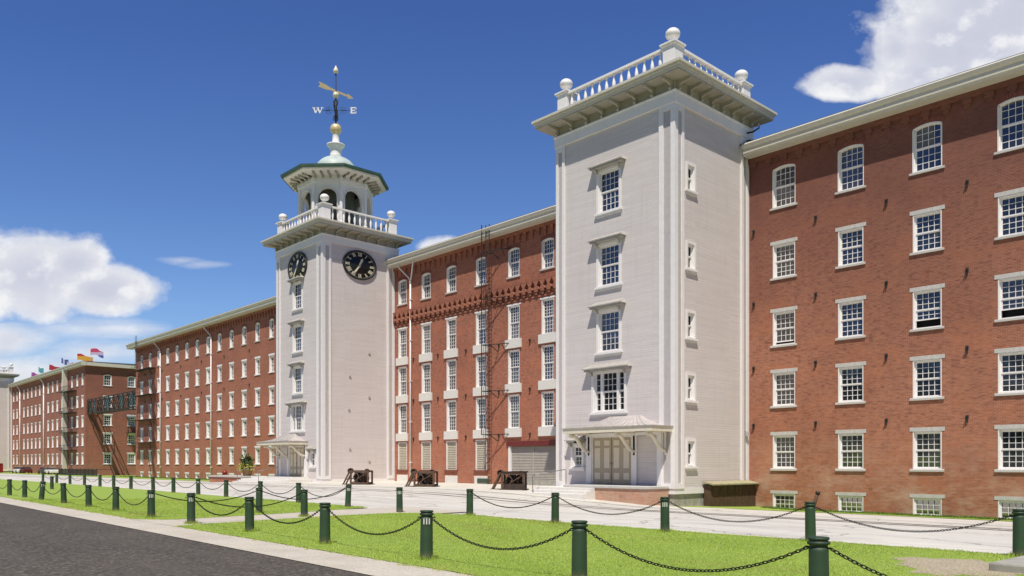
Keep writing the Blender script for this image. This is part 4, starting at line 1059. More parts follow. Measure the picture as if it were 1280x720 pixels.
for k in range(8):
    a=Vector(octv(Rb+.03,0,k)); tr.lathe([(.24,24.6),(.24,25.3),(.18,25.4),(.17,29.1),(.24,29.2),(.24,29.6)],8,(a.x,a.y,0),False)
    b=Vector(octv(Rb+.03,0,k+1)); d=(b-a).normalized(); nrm=Vector((d.y,-d.x,0)); 
    if nrm.dot((a+b)/2-Vector((cx,cy,0)))<0: nrm=-nrm
    L=(b-a).length; pts=[]; ow=1.86
    for i in range(15): t_=PI*i/14; pts.append(a+d*(L/2-(ow/2+.08)*math.cos(t_))+nrm*.03+Vector((0,0,27.72+(ow/2+.08)*math.sin(t_))))
    tr.tube([a+d*(L/2-ow/2-.08)+nrm*.03+Vector((0,0,25.2))]+pts+[a+d*(L/2+ow/2+.08)+nrm*.03+Vector((0,0,25.2))],.06,6)
    tr.bar(a+Vector((0,0,29.4)),b+Vector((0,0,29.4)),.2,.4)
part('cupola_trim',tr,M['trim'],T1)
mb=MB(); mb.lathe([(1.9,24.6),(1.9,29.55)],8,(cx,cy,0),False,rot); part('belfry_core',mb,M['belfry'],T1)
mb=MB(); mb.lathe([(Rb+.1,29.6),(Rb+.15,29.85),(4.95,30.02),(5.15,30.04),(5.15,30.2)],8,(cx,cy,0),False,rot); mb.lathe([(Rb+.1,29.58),(0.01,29.58)],8,(cx,cy,0),False,rot); part('cupola_soffit',mb,M['trim'],T1,recalc=False)
mb=MB(); mb.lathe([(5.15,30.18),(5.42,30.2),(5.44,30.42),(5.3,30.46)],8,(cx,cy,0),False,rot); part('cupola_eave',mb,M['copperdark'],T1)
mb=MB(); mb.lathe([(5.35,30.44),(3.6,30.75),(1.9,31.0)],8,(cx,cy,0),False,rot); part('cupola_roof',mb,M['copper'],T1)
for k in range(8):
    a=Vector(octv(Rb+.12,0,k)); b=Vector(octv(Rb+.12,0,k+1)); d=(b-a).normalized(); nrm=Vector((d.y,-d.x,0))
    if nrm.dot((a+b)/2-Vector((cx,cy,0)))<0: nrm=-nrm
    for q in (.1,.37,.63,.9):
        mb=MB(); p=a+(b-a)*q; mb.bar(p+Vector((0,0,29.85)),p+nrm*1.0+Vector((0,0,29.9)),.16,.26); mb.bar(p+nrm*.05+Vector((0,0,29.6)),p+nrm*.3+Vector((0,0,30.)),.16,.3)
        part('cupola_bracket',mb,M['soffit'],T1)
mb=MB(); pr=[(2.25,30.9),(2.2,31.2),(2.05,31.4)]
for k in range(1,9): a=PI/2*k/9; pr.append((2.05*math.cos(a),31.4+1.5*math.sin(a)))
pr.append((.62,32.8)); mb.lathe(pr,24,(cx,cy,0)); part('dome',mb,M['dome'],T1)
mb=MB(); mb.lathe([(.66,32.75),(.58,33.0),(.56,33.45),(.66,33.8),(.9,34.02),(.92,34.12),(.5,34.17),(.36,34.25),(.33,35.2),(.36,35.25)],20,(cx,cy,0)); part('pedestal_neck',mb,M['trim'],T1)
WV=thing('weathervane','gilded arrow weathervane with W and E letters on top of the clock tower','weathervane',(cx,cy,35.1))
mb=MB(); mb.lathe([(.0,-.58)]+[(.58*math.cos(a),.58*math.sin(a)) for a in np.linspace(-1.4,1.4,12)]+[(0,.58)],20,(cx,cy,35.72)); part('globe',mb,M['gold'],WV)
mb=MB(); mb.tube([(cx,cy,36.1),(cx,cy,41.8)],[.09,.06],8); part('rod',mb,M['iron'],WV)
mb=MB(); mb.lathe([(.0,-.32)]+[(.32*math.cos(a),.32*math.sin(a)) for a in np.linspace(-1.4,1.4,10)]+[(0,.32)],16,(cx,cy,39.2)); part('upper_ball',mb,M['ball'],WV)
mb=MB(); mb.lathe([(.05,-.3),(.26,-.18),(.27,0),(.15,.25),(.0,.55)],14,(cx,cy,41.7)); part('finial',mb,M['ball'],WV)
er=Vector((S_,C_,0)); nr=Vector((-C_,S_,0)); z=37.65; c0=Vector((cx,cy,z))
mb=MB()
for dv in (er,nr):
    mb.tube([c0-dv*1.35,c0+dv*1.35],.025,6)
    for s in (-1,1):
        for sc in (-1,1):
            pts=[]
            for k in range(22):
                t_=k/21; r_=.34*(1-t_*.75); an=t_*2.6*PI; pts.append(c0+dv*s*(.75+ (-r_*math.cos(an))*1.0)+Vector((0,0,sc*(.10+r_*math.sin(an)*.9))))
            mb.tube(pts,.018,4)
for k in range(4):
    a=k*PI/2+.4; d=Vector((math.cos(a),math.sin(a),0))
    for s in (-1,1): mb.tube([c0+Vector((0,0,s*.2)),c0+d*.22+Vector((0,0,s*.6)),c0+d*.3+Vector((0,0,s*.95)),c0+d*.1+Vector((0,0,s*1.0))],.04,5)
mb.lathe([(.08,-1),(.13,-.4),(.17,0),(.13,.4),(.08,1)],8,(cx,cy,z))
part('scrollwork',mb,M['iron'],WV)
def letter(strokes,c,serifs):
    mb=MB()
    for (p,q,t_) in strokes: mb.bar(c+er*p[0]+Vector((0,0,p[1])),c+er*q[0]+Vector((0,0,q[1])),t_,.05,up=tuple(nr))
    return mb
h=.27
mb=letter([((-.42,h),(-.22,-h),.13),((-.22,-h),(0,h*.9),.07),((0,h*.9),(.2,-h),.13),((.2,-h),(.42,h),.07),((-.55,h),(-.28,h),.07),((.3,h),(.55,h),.07),((-.14,h),(.12,h),.07)],c0-er*1.82,0); part('letter_w',mb,M['white'],WV)
mb=letter([((-.16,-h),(-.16,h),.14),((-.28,h),(.3,h),.09),((-.28,-h),(.3,-h),.09),((-.16,0),(.16,0),.08),((.3,h),(.3,h-.18),.06),((.3,-h),(.3,-h+.18),.06),((.16,-.08),(.16,.08),.06)],c0+er*1.75,0); part('letter_e',mb,M['white'],WV)
# arrow
mb=MB(); ad=Vector((S_*.66-C_*.75,C_*.66+S_*.75,0)).normalized(); ca=Vector((cx,cy,39.6)); up=Vector((0,0,1))
A=lambda t_,zz:ca+ad*t_+up*zz
side=ad.cross(up)
def plate(pts):
    vs=[A(*p)+side*.03 for p in pts]+[A(*p)-side*.03 for p in pts]; n=len(pts); mb.add(vs,[tuple(range(n)),tuple(range(n,2*n))[::-1]]+[(i,(i+1)%n,(i+1)%n+n,i+n) for i in range(n)])
plate([(-2.1,.26),(-1.9,0),(-2.1,-.26),(-1.2,-.24),(-.7,-.12),(1.5,-.10),(1.5,-.26),(2.2,0),(1.5,.26),(1.5,.10),(-.7,.12),(-1.2,.24)])
part('arrow',mb,M['gold'],WV)
# ---- tower T3 (far left)
T3=thing('square_stair_tower','distant pale tower at the far left edge of the row','tower',(-213.7,-4,-.5),0,'mill stair towers')
tower(T3,-218.4,-209.,-8.,[],[])
# ------------------------------------------------------------------ bollards and chains
def bollard(light):
    r=obj('bollard',None)
    mb=MB(); mb.lathe([(.118,-.1),(.116,.0),(.108,.70),(.104,.745)],20); obj('post',mb.mesh('post',M['green']),r)
    mb=MB(); mb.lathe([(.104,.745),(.100,.75),(.100,.765),(.122,.775),(.126,.79),(.122,.805),(.104,.812),(.104,.822),(.118,.83),(.12,.845),(.112,.856),(.0,.862)],20); c=obj('cap',mb.mesh('cap',M['greencap']),r)
    mb=MB(); mb.tube([(-.10,0,.735),(-.16,0,.735)],.012,6); mb.tube([(.10,0,.735),(.16,0,.735)],.012,6); obj('eye_bolt',mb.mesh('eye_bolt',M['chain']),r)
    if light:
        mb=MB()
        for k in (-1,0,1):
            a=k*.42-PI/2; x,y=.113*math.cos(a),.113*math.sin(a); st=len(mb.v); mb.box(-.010,.010,-.006,.002,.615,.72); mb.xf(Matrix.Translation((x,y,0))@Matrix.Rotation(a+PI/2,4,'Z'),st)
        obj('lamp_slots',mb.mesh('lamp_slots',M['lens']),r)
    return r
B0_=bollard(False); B1_=bollard(True); used={0:False,1:False}
ordw=['first','second','third','fourth','fifth','sixth','seventh','eighth','ninth','tenth','eleventh','twelfth','thirteenth','fourteenth','fifteenth','sixteenth','seventeenth']
def put_bollard(x,y,light,label,tilt=0):
    k=1 if light else 0; o=(B1_ if light else B0_)
    if used[k]: o=dup(o)
    used[k]=True
    o.location=(x,y,g(x,y)+.02); ang=math.atan2(CAM[1]-y,CAM[0]-x)+PI/2 if light else 0
    # tilt about view direction
    vd=Vector((CAM[0]-x,CAM[1]-y,0)).normalized()
    q=Matrix.Rotation(R(tilt),4,vd)@Matrix.Rotation(ang,4,'Z'); o.rotation_euler=q.to_euler()
    tag(o,label,'bollard','green bollards edging the lawns'); return (x,y)
near=[(27.3,-38.2),(23.68,-38.13),(20.07,-38.18),(16.44,-38.22),(12.7,-38.1),(8.66,-37.9),(4.9,-37.9),(1.4,-37.8),(-3.25,-37.45),(-6.66,-37.42),(-10.93,-37.24),(-15.4,-37.1),(-18.95,-37.05),(-22.6,-37.0),(-26.4,-37)]
nl={3,6,7,11}; tl_={10:2.,11:-5,9:.8,8:0}
for i,(x,y) in enumerate(near): put_bollard(x,y,i in nl,f'{"lit " if i in nl else ""}green bollard, {ordw[i]} from the right in the front row beside the pavement',tl_.get(i,random.uniform(-.8,.8)))
br_=[(27.6,-29.8),(23.5,-30.05),(19.5,-30.08),(15.8,-30.33),(11.83,-30.17),(7.5,-29.74),(4.3,-30.3)]
bl_={3,6}
for i,(x,y) in enumerate(br_): put_bollard(x,y,i in bl_,f'{"lit " if i in bl_ else ""}green bollard, {ordw[i]} from the right on the right lawn road edge',random.uniform(-.8,.8) if i!=2 else .8)
bx=[0.0,-4.4,-8.5,-12.8,-16.9,-21.1,-25.0,-29.9,-34.2,-38.,-42.8,-47.8,-53,-59]
bk=[(x,-29.78+(-x)*.045) for x in bx]; bkl={0,4}
for i,(x,y) in enumerate(bk): put_bollard(x,y,i in bkl,f'{"lit " if i in bkl else ""}green bollard, {ordw[i]} from the right on the left lawn road edge',random.uniform(-1.2,1.2) if i else -2.5)
sd=[(1.45,-34.2),(4.35,-34.05)]
put_bollard(*sd[0],False,'green bollard halfway along the crossing path, on its left side'); put_bollard(*sd[1],False,'green bollard halfway along the crossing path, on its right side')
put_bollard(-33.,-32.5,False,'lone green bollard in the middle of the left lawn')
def chain(a,b,label,sag=.40):
    d=math.hypot((a[0]+b[0])/2-CAM[0],(a[1]+b[1])/2-CAM[1]); za=g(*a)+.755; zb=g(*b)+.755
    v=Vector((b[0]-a[0],b[1]-a[1],0)); L=v.length; u=v/L; A_=Vector((a[0],a[1],za))+u*.13; B_=Vector((b[0],b[1],zb))-u*.13
    if L>4.6: sag*=1.05
    N=200; pts=[A_.lerp(B_,k/N)-Vector((0,0,sag*4*(k/N)*(1-k/N))) for k in range(N+1)]
    mb=MB()
    if d<24:
        s=[0]; 
        for p,q in zip(pts,pts[1:]): s.append(s[-1]+(q-p).length)
        pitch=.055; n=int(s[-1]/pitch); seg=10 if d<14 else 8; cs=5 if d<14 else 4; j=0
        for k in range(n):
            t_=(k+.5)*s[-1]/n
            while s[j+1]<t_ and j<N-1: j+=1
            p=pts[j].lerp(pts[j+1],(t_-s[j])/(s[j+1]-s[j])); dr=(pts[j+1]-pts[j]).normalized()
            sidev=dr.cross(Vector((0,0,1))).normalized(); upv=sidev.cross(dr)
            w=(sidev if k%2 else upv)*.8+(upv if k%2 else -sidev)*.6
            lp_=[p+dr*(math.cos(2*PI*i/seg)*.036)+w*(math.sin(2*PI*i/seg)*.019) for i in range(seg)]
            mb.tube(lp_,.0075,cs,True)
    else: mb.tube(pts[::8],.017,5)
    o=obj('chain',mb.mesh('chain',M['chain'],False)); tag(o,label,'chain','chains hung between bollards')
for i in range(len(near)-1):
    if i==6: continue
    chain(near[i],near[i+1],f'chain between the {ordw[i]} and {ordw[i+1]} front row bollards from the right',.42 if i else .42)
for i in range(len(br_)-2): chain(br_[i],br_[i+1],f'chain from {ordw[i]} to {ordw[i+1]} bollard from the right, road edge, right lawn',.40)
for i in range(len(bk)-1): chain(bk[i],bk[i+1],f'chain from {ordw[i]} to {ordw[i+1]} bollard from the right, road edge, left lawn',.42)
chain(near[7],sd[0],'iron chain along the left side of the crossing path nearer the pavement',.3); chain(sd[0],bk[0],'iron chain along the left side of the crossing path nearer the road',.35); chain(near[6],sd[1],'iron chain along the right side of the crossing path',.36)
# ------------------------------------------------------------------ gate hoist machines
def gear(mb,c,r,w,teeth,axis='y'):
    st=len(mb.v)
    mb.lathe([(r*.80,-w/2),(r,-w/2),(r,w/2),(r*.8,w/2),(r*.8,-w/2)],24)
    for k in range(teeth): a=2*PI*k/teeth; s2=len(mb.v); mb.box(-.03*r/.4,.03*r/.4,r*.98,r*1.1,-w/2,w/2); mb.xf(Matrix.Rotation(a,4,'Z'),s2)
    for k in range(6): a=2*PI*k/6; mb.bar((0,0,0),(r*.82*math.cos(a),r*.82*math.sin(a),0),.07*r/.4,w*.6)
    mb.lathe([(.0,-w*.8),(r*.2,-w*.8),(r*.2,w*.8),(0,w*.8)],12)
    mb.xf(Matrix.Translation(c)@Matrix.Rotation(PI/2,4,'X' if axis=='y' else 'Y'),st)
def machine(x,y,label,plate=False,s=1.):
    r=thing('gate_hoist',label,'machine',(x,y,g(x,y)-.02),R(38),'rusty gate hoists on the forecourt')
    W,D,H=1.5,1.1,1.18
    for yy in (-D/2,D/2):
        mb=MB()
        mb.bar((-W/2,yy,0),(-W/2,yy,H),.13); mb.bar((W/2,yy,0),(W/2,yy,H),.13); mb.bar((-W/2,yy,H-.05),(W/2,yy,H-.05),.10,.16); mb.bar((-W/2,yy,.12),(W/2,yy,.12),.10,.16)
        if yy<0: mb.bar((-W/2,yy,.1),(W/2,yy,H-.1),.06)
        mb.tube([(-W/2+.2+.5*t_/8*1.1*1.0,yy,.6+.35*math.sin(PI*t_/8)) for t_ in range(9)],.04,6)
        part('side_frame',mb,M['rust'],r,False)
    mb=MB()
    for xx in (-W/2,W/2):
        mb=MB(); mb.bar((xx,-D/2,.12),(xx,D/2,.12),.1); part('cross_beam',mb,M['rustdark'],r,False)
        mb=MB(); mb.bar((xx,-D/2,H-.05),(xx,D/2,H-.05),.1); part('cross_beam',mb,M['rustdark'],r,False)
    mb=MB(); mb.box(-W/2-.2,-W/2+.1,-D/2-.15,D/2+.15,0,.06); mb.box(W/2-.1,W/2+.2,-D/2-.15,D/2+.15,0,.06); mb.bar((-W/2-.1,0,.05),(W/2+.1,0,.05),.1); part('base_frame',mb,M['rustdark'],r,False)
    mb=MB(); gear(mb,(-.1,-.30,.62),.46,.10,22); part('large_gear',mb,M['rustdark'],r,False)
    mb=MB(); gear(mb,(.38,-.18,.80),.26,.12,14); part('small_gear',mb,M['rust'],r,False)
    mb=MB(); gear(mb,(.2,.30,.5),.36,.10,18); part('rear_gear',mb,M['rustdark'],r,False)
    mb=MB(); mb.tube([(-.1,-.6,.62),(-.1,.6,.62)],.05,8); mb.tube([(.38,-.6,.80),(.38,.6,.80)],.05,8); mb.tube([(-.55,-.2,.62),(.6,-.2,.35)],.06,8); part('shaft',mb,M['rust'],r,False)
    mb=MB(); mb.lathe([(.2,-.3),(.24,-.3),(.17,-.22),(.17,.22),(.24,.3),(.2,.3)],16); mb.xf(Matrix.Translation((-.1,.05,.62))@Matrix.Rotation(PI/2,4,'X')); part('drum',mb,M['rustdark'],r,False)
    # outrigger leg with hand wheel
    mb=MB()
    for yy in (-.35,.3):
        mb.bar((-W/2-.75,yy,.02),(-W/2-.15,yy,H+.0),.13,.10); mb.bar((-W/2-.85,yy,.03),(-W/2+.05,yy,.03),.12,.06); mb.bar((-W/2-.5,yy,.45),(-W/2,yy,.5),.08)
    part('outrigger',mb,M['rust'],r,False)
    mb=MB(); gear(mb,(-W/2-.2,-.05,H-.02),.22,.34,12); part('hand_wheel',mb,M['rust'],r,False)
    mb=MB(); gear(mb,(W/2-.25,-.05,H-.04),.18,.3,12); part('top_pinion',mb,M['rust'],r,False)
    if plate:
        mb=MB(); mb.box(-W/2+.1,W/2+.12,-D/2-.11,-D/2-.06,.0,.42); mb.box(-W/2-.05,W/2+.15,-D/2-.1,D/2+.1,H+.03,H+.09); part('cover_plate',mb,M['rustdark'],r,False)
    return r
machine(-31.0,-9.5,'rusty geared gate hoist in front of the clock tower side, leftmost of the three')
machine(-22.2,-9.3,'rusty geared gate hoist before the louvred panels, middle of the three')
machine(-13.0,-8.6,'rusty geared gate hoist with flat cover plates by the roller door',True)
# ------------------------------------------------------------------ planter, red box, container, fence, cars
pl=thing('planter','large flowering planter standing on the brick retaining wall','planter',(-53.44,-9.3,.46))
mb=MB(); mb.lathe([(.35,0),(.42,.05),(.55,.55),(.6,.6),(.6,.66),(.5,.64)],16); part('pot',mb,M['pot'],pl,False)
def leaves(n,cx_,cy_,cz_,rx,ry,rz,size,mat,name,parent):
    mb=MB()
    for i in range(n):
        a=random.uniform(0,2*PI); b=math.acos(random.uniform(-1,1)); rr=random.random()**.4*(1+.18*math.sin(3*a)+.15*math.sin(5*b+2*a))
        p=Vector((cx_+rx*rr*math.sin(b)*math.cos(a),cy_+ry*rr*math.sin(b)*math.sin(a),cz_+rz*rr*math.cos(b)))
        q=Matrix.Rotation(random.uniform(0,2*PI),3,'Z')@Matrix.Rotation(random.uniform(-1.2,1.2),3,'X'); s_=size*random.uniform(.6,1.3)
        mb.add([p+q@Vector(v) for v in ((-.35*s_,0,0),(0,-.5*s_,0),(.35*s_,0,0),(0,.6*s_,0))],[(0,1,2,3)])
    return part(name,mb,mat,parent,False,False)
leaves(900,0,0,1.45,.7,.7,.85,.19,M['leaf'],'foliage',pl); leaves(900,.05,-.15,.85,.98,.9,.48,.17,M['leafy'],'flowers',pl)
hy=thing('hydrant','small red fire hydrant on the verge left of the clock tower steps','hydrant',(-69.0,-5.,g(-69.0,-5.)))
mb=MB(); mb.lathe([(.32,0),(.32,.1),(.24,.12),(.24,.9),(.32,.95),(.32,1.05),(.24,1.2),(.1,1.32),(0,1.36)],12); part('barrel',mb,M['redbin'],hy,False)
mb=MB(); mb.tube([(-.5,0,.72),(.5,0,.72)],.15,8); mb.tube([(0,-.4,.6),(0,0,.6)],.16,8); part('nozzle',mb,M['redbin'],hy,False)
ct=thing('skip_container','long dark red steel container below the distant tower','container',(-202.8,-10.5,-.55),PI/2)
mb=MB(); mb.box(-7,7,-1.3,1.3,.15,2.3)
for x in np.arange(-6.8,7,.6): mb.box(x,x+.12,-1.38,-1.3,.2,2.2)
for x in np.arange(-1.1,1.2,.5): mb.box(7,7.08,x,x+.1,.2,2.2)
mb.box(-7.08,7.08,-1.4,1.4,2.3,2.42); part('body',mb,M['redbin'],ct,False)
mb=MB()
for x in (-5.5,5.5):
    for y in (-1.,1.): mb.box(x-.3,x+.3,y-.2,y+.2,0,.15)
part('skid',mb,M['iron'],ct,False)
fn=thing('iron_fence','low black iron railing fence in front of the gap between brick buildings','fence',(-140,-3.2,-.5))
mb=MB()
for x in np.arange(-152,-126.9,.2): mb.bar((x,-3.2,-.45),(x,-3.2,.75),.035)
part('pickets',mb,M['iron'],fn)
mb=MB()
for x in np.arange(-152,-126.9,2.5): mb.bar((x,-3.2,-.5),(x,-3.2,.9),.1)
mb.bar((-152,-3.2,.7),(-127,-3.2,.7),.07); mb.bar((-152,-3.2,-.3),(-127,-3.2,-.3),.07); mb.bar((-127,-3.2,.7),(-127,0,.7),.07); part('rail_and_posts',mb,M['iron'],fn)
mb=MB(); mb.box(-152,-127,-3.05,-2.8,-.9,-.1); part('kerb_wall',mb,M['lintel'],fn)
def car(x,y,rot,mat,label):
    r=thing('parked_car',label,'car',(x,y,g(x,y)),rot,'cars parked before the distant building')
    def hull(secs):
        mb=MB()
        for (yy,pr) in secs: mb.v+=[(p[0],yy,p[1]) for p in pr]
        n=len(secs[0][1])
        for i in range(len(secs)-1):
            for j in range(n): k=(j+1)%n; mb.f.append((i*n+j,i*n+k,(i+1)*n+k,(i+1)*n+j)); mb.sm.append(False)
        mb.f.append(tuple(range(n))); mb.f.append(tuple(range((len(secs)-1)*n,len(secs)*n))[::-1]); mb.sm+=[False,False]; return mb
    low=[(-2.2,.3),(-2.25,.7),(-1.9,.9),(-.9,.97),(1.3,1.0),(2.1,.95),(2.2,.6),(2.2,.3)]
    li=[(p[0]*.96,p[1]*.97+.01) for p in low]
    part('body',hull([(-.88,li),(-.8,low),(.8,low),(.88,li)]),mat,r,False,bevel=.05)
    cab=[(-1.2,.94),(-.45,1.42),(.9,1.46),(1.75,.98)]; ci=[(p[0]*.92,p[1]) for p in cab]
    part('roof',hull([(-.60,[(-.4,1.40),(-.38,1.45),(.85,1.49),(.9,1.44)]),(.60,[(-.4,1.40),(-.38,1.45),(.85,1.49),(.9,1.44)])]),mat,r,False)
    part('glass',hull([(-.80,[(-1.15,.95),(-.4,1.38),(.85,1.42),(1.65,.97)]),(-.62,cab),(.62,cab),(.80,[(-1.15,.95),(-.4,1.38),(.85,1.42),(1.65,.97)])]),M['glass'],r,False)
    for xx in (-1.35,1.35):
        for yy in (-.86,.86):
            mb=MB(); mb.lathe([(.18,-.1),(.31,-.1),(.33,-.06),(.33,.06),(.31,.1),(.18,.1)],18); mb.xf(Matrix.Translation((xx,yy,.33))@Matrix.Rotation(PI/2,4,'X')); wh_=part('wheel',mb,M['rubber'],r,False)
            mb=MB(); mb.lathe([(0,-.08),(.19,-.08),(.19,.08),(0,.08)],14); mb.xf(Matrix.Translation((xx,yy,.33))@Matrix.Rotation(PI/2,4,'X')); part('rim',mb,M['steel'],wh_,False)
car(-189,-2.6,.05,M['carwhite'],'white parked car nearest the distant tower'); car(-183.,-2.4,.0,M['carred'],'maroon parked car between two other cars far left'); car(-166,-2.4,.0,M['cardark'],'dark parked car beside the iron railing fence'); car(-160.3,-2.5,.03,M['carwhite'],'white parked car below the white duct of the distant building')
# flags
for (x,y,z,w_,h_,bands,vert,label) in (
    (-203,3,25.3,2.6,1.7,[(0,pur),(.45,(.32,.08,.3))],True,'purple flag, leftmost above the distant roof'),
    (-196,3,26.0,1.3,1.8,[(0,tl)],True,'small teal flag above the distant roof'),
    (-186,3,25.6,3.4,1.9,[(0,red)],True,'plain red flag above the distant roof'),
    (-175.5,3,26.2,1.7,1.8,[(0,blu),(.35,wh),(.62,blu)],False,'blue and white flag above the distant roof'),
    (-170.5,3,25.1,2.,1.1,[(0,wh),(.5,red)],False,'white and red flag half hidden behind the distant roof edge'),
    (-163,3,25.9,3.9,2.0,[(0,(.38,.03,.03)),(.26,yel),(.74,(.45,.03,.03))],True,'red, yellow and red striped flag above the distant roof'),
    (-153.5,3,26.1,3.4,2.0,[(0,blu),(.3,(.5,.4,.55)),(.62,(.5,.05,.12))],True,'red, pale and blue striped flag, rightmost above the distant roof')):
    flag(x,y,z,w_,h_,flagmat('flag_'+label[:6],bands,vert),label,random.uniform(0,6))
# wooded bank behind the camera (seen mirrored in the window panes)
mb=MB()
for k in range(34):
    x=-90+k*5.5+random.uniform(-1,1); y=-84+random.uniform(-4,4); H=random.uniform(15,24); mb_=mb
    for i in range(420):
        a=random.uniform(0,2*PI); b=math.acos(random.uniform(-1,1)); rr=random.random()**.35
        p=Vector((x+4.6*rr*math.sin(b)*math.cos(a),y+4.*rr*math.sin(b)*math.sin(a),H*.55+H*.45*rr*math.cos(b)))
        q=Matrix.Rotation(random.uniform(0,2*PI),3,'Z')@Matrix.Rotation(random.uniform(-1.2,1.2),3,'X'); s_=random.uniform(.8,1.8)
        mb.add([p+q@Vector(v) for v in ((-.5*s_,0,0),(0,-.5*s_,0),(.5*s_,0,0),(0,.5*s_,0))],[(0,1,2,3)])
o=obj('tree_belt',mb.mesh('tree_belt',M['treeleaf'],False)); o['kind']='stuff'; o['label']='dense belt of trees across the open ground facing the mill'; o['category']='trees'
# ------------------------------------------------------------------ world, sun, camera
SUN_EL=62; PHI=41.
sd_=Vector((math.cos(R(SUN_EL))*math.sin(R(PHI)),-math.cos(R(SUN_EL))*math.cos(R(PHI)),math.sin(R(SUN_EL))))
L=bpy.data.lights.new('sun','SUN'); L.energy=5.0; L.angle=R(.5); L.color=(1,.945,.83)
lo=bpy.data.objects.new('sun',L); col.objects.link(lo); lo.rotation_euler=sd_.to_track_quat('Z','Y').to_euler(); lo.location=(20,-60,60)
wd=bpy.data.worlds.new('World'); scene.world=wd; wd.use_nodes=True; nt=wd.node_tree; nt.nodes.clear()
class WN(NT):
    def __init__(s): s.t=nt; s.n=nt.nodes; s.l=nt.links
W=WN()
sky=W.n.new('ShaderNodeTexSky'); sky.sky_type='NISHITA'; sky.sun_disc=False; sky.sun_elevation=R(SUN_EL); sky.sun_rotation=math.atan2(sd_.x,sd_.y); sky.air_density=1.; sky.dust_density=.15; sky.ozone_density=2.0; sky.altitude=50
tc=W.n.new('ShaderNodeTexCoord').outputs['Generated']
def dot(v,vec):
    n=W.n.new('ShaderNodeVectorMath'); n.operation='DOT_PRODUCT'; W.link(v,n.inputs[0]); n.inputs[1].default_value=vec; return n.outputs['Value']
fz=dot(tc,(-C_,S_,0)); fx=dot(tc,(S_,C_,0)); fu=dot(tc,(0,0,1))
fm=W.math('MAXIMUM',fz,.08); u=W.math('DIVIDE',fx,fm); v=W.math('DIVIDE',fu,fm)
cb=W.n.new('ShaderNodeCombineXYZ'); W.link(u,cb.inputs[0]); W.link(v,cb.inputs[1]); uv=cb.outputs[0]
def blob(px,py,rx,ry,wt=1.):
    a=W.math('DIVIDE',W.math('SUBTRACT',u,(px-640)/1012),rx/1012); b=W.math('DIVIDE',W.math('SUBTRACT',v,(580-py)/1012),ry/1012)
    r=W.math('SQRT',W.math('ADD',W.math('MULTIPLY',a,a),W.math('MULTIPLY',b,b))); return W.math('MULTIPLY',W.math('SUBTRACT',1.,r),wt)
def cmax(lst):
    r=lst[0]
    for q in lst[1:]: r=W.math('MAXIMUM',r,q)
    return r
n1=W.noise(W.mapping(uv,(1,1.25,1),(3.1,.4,0)),11,9,.56); n2=W.noise(W.mapping(uv,(.5,2.2,1),(1,8,0)),7,8,.6)
n1s=W.noise(W.mapping(uv,(1,1.25,1),(3.1+.012,.4-.018,0)),11,5,.55)
cum=cmax([blob(40,345,105,64),blob(-50,350,130,75),blob(128,362,92,36),blob(90,330,50,36),blob(1205,65,140,95,1.25),blob(1260,10,160,95,1.3),blob(1155,95,85,52),blob(1062,104,66,26),blob(550,310,34,14,.6),blob(1240,30,125,80),blob(1120,60,40,45)])
wis=cmax([blob(40,470,120,34),blob(130,442,110,20,.7),blob(0,430,80,26,.8),blob(226,325,26,6,.28),blob(252,331,26,5,.28),blob(150,410,120,16,.5),blob(120,478,90,20,.8)])
mc=W.ramp(W.math('ADD',W.math('MULTIPLY',cum,1.15),W.math('MULTIPLY',W.math('SUBTRACT',n1,.5),1.35)),[(.0,0.),(.12,.35),(.25,.8),(.45,1.)])
mw=W.ramp(W.math('ADD',W.math('MULTIPLY',wis,.9),W.math('MULTIPLY',W.math('SUBTRACT',n2,.5),1.7)),[(.0,0.),(.6,.9)])
front_=W.math('GREATER_THAN',fz,.1)
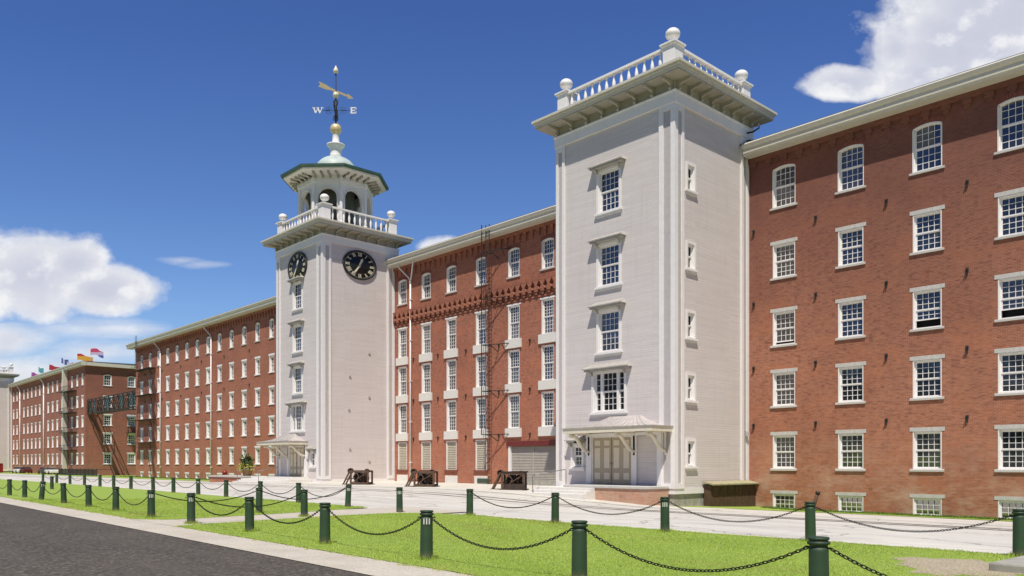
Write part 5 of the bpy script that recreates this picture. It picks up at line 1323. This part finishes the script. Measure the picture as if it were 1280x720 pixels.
mask=W.math('MULTIPLY',W.math('MAXIMUM',mc,mw),front_,clamp=True)
lit=W.math('ADD',.5,W.math('MULTIPLY',W.math('SUBTRACT',n1,n1s),3.2),clamp=True)
dens=W.math('ADD',W.math('MULTIPLY',cum,1.0),W.math('MULTIPLY',W.math('SUBTRACT',n1,.5),.9))
ccol=W.mix(W.ramp(dens,[(.2,0.),(.85,.75)]),(15.3, 15.3, 15.6),(9.4, 9.8, 11.9))
ccol=W.mix(W.math('MULTIPLY',W.math('SUBTRACT',1,lit),.5),ccol,(8.4, 9.0, 11.1))
ccol=W.mix(W.ramp(lit,[(.55,0.),(.9,.6)]),ccol,(16.2, 16.2, 16.2))
# deepen blue like a polarised sky
hs=W.n.new('ShaderNodeHueSaturation'); hs.inputs['Saturation'].default_value=1.12; hs.inputs['Value'].default_value=1.0; W.link(sky.outputs[0],hs.inputs['Color'])
gr_=W.ramp(W.math('MULTIPLY',v,1.),[(.0,(1.72,1.8,1.95)),(.2,(1.52,1.68,2.1)),(.55,(1.13,1.32,2.0))]); sc_=W.mix(1.,hs.outputs[0],gr_,'MULTIPLY')
dm_=W.ramp(W.math('MULTIPLY_ADD',fz,.5,.5),[(.25,.5),(.6,1.)]); sc_=W.mix(1.,sc_,dm_,'MULTIPLY')  # sky behind the view dimmed, shaped to cut fill light on the facades
bgc=W.mix(mask,sc_,ccol)
bg=W.n.new('ShaderNodeBackground'); bg.inputs['Strength'].default_value=.06; W.link(bgc,bg.inputs[0])
wo=W.n.new('ShaderNodeOutputWorld'); W.link(bg.outputs[0],wo.inputs[0])
cam=bpy.data.cameras.new('camera'); co=bpy.data.objects.new('camera',cam); col.objects.link(co); co.location=CAM
co.rotation_euler=(PI/2,0,math.atan2(C_,S_)); cam.sensor_width=36; cam.lens=36*1012/1280; cam.shift_y=220/1280; cam.clip_end=8000; cam.clip_start=.1
scene.camera=co
scene.view_settings.view_transform='Standard'; scene.view_settings.look='None'; scene.view_settings.exposure=0; scene.view_settings.gamma=1
scene.render.engine='CYCLES'; scene.cycles.max_bounces=6
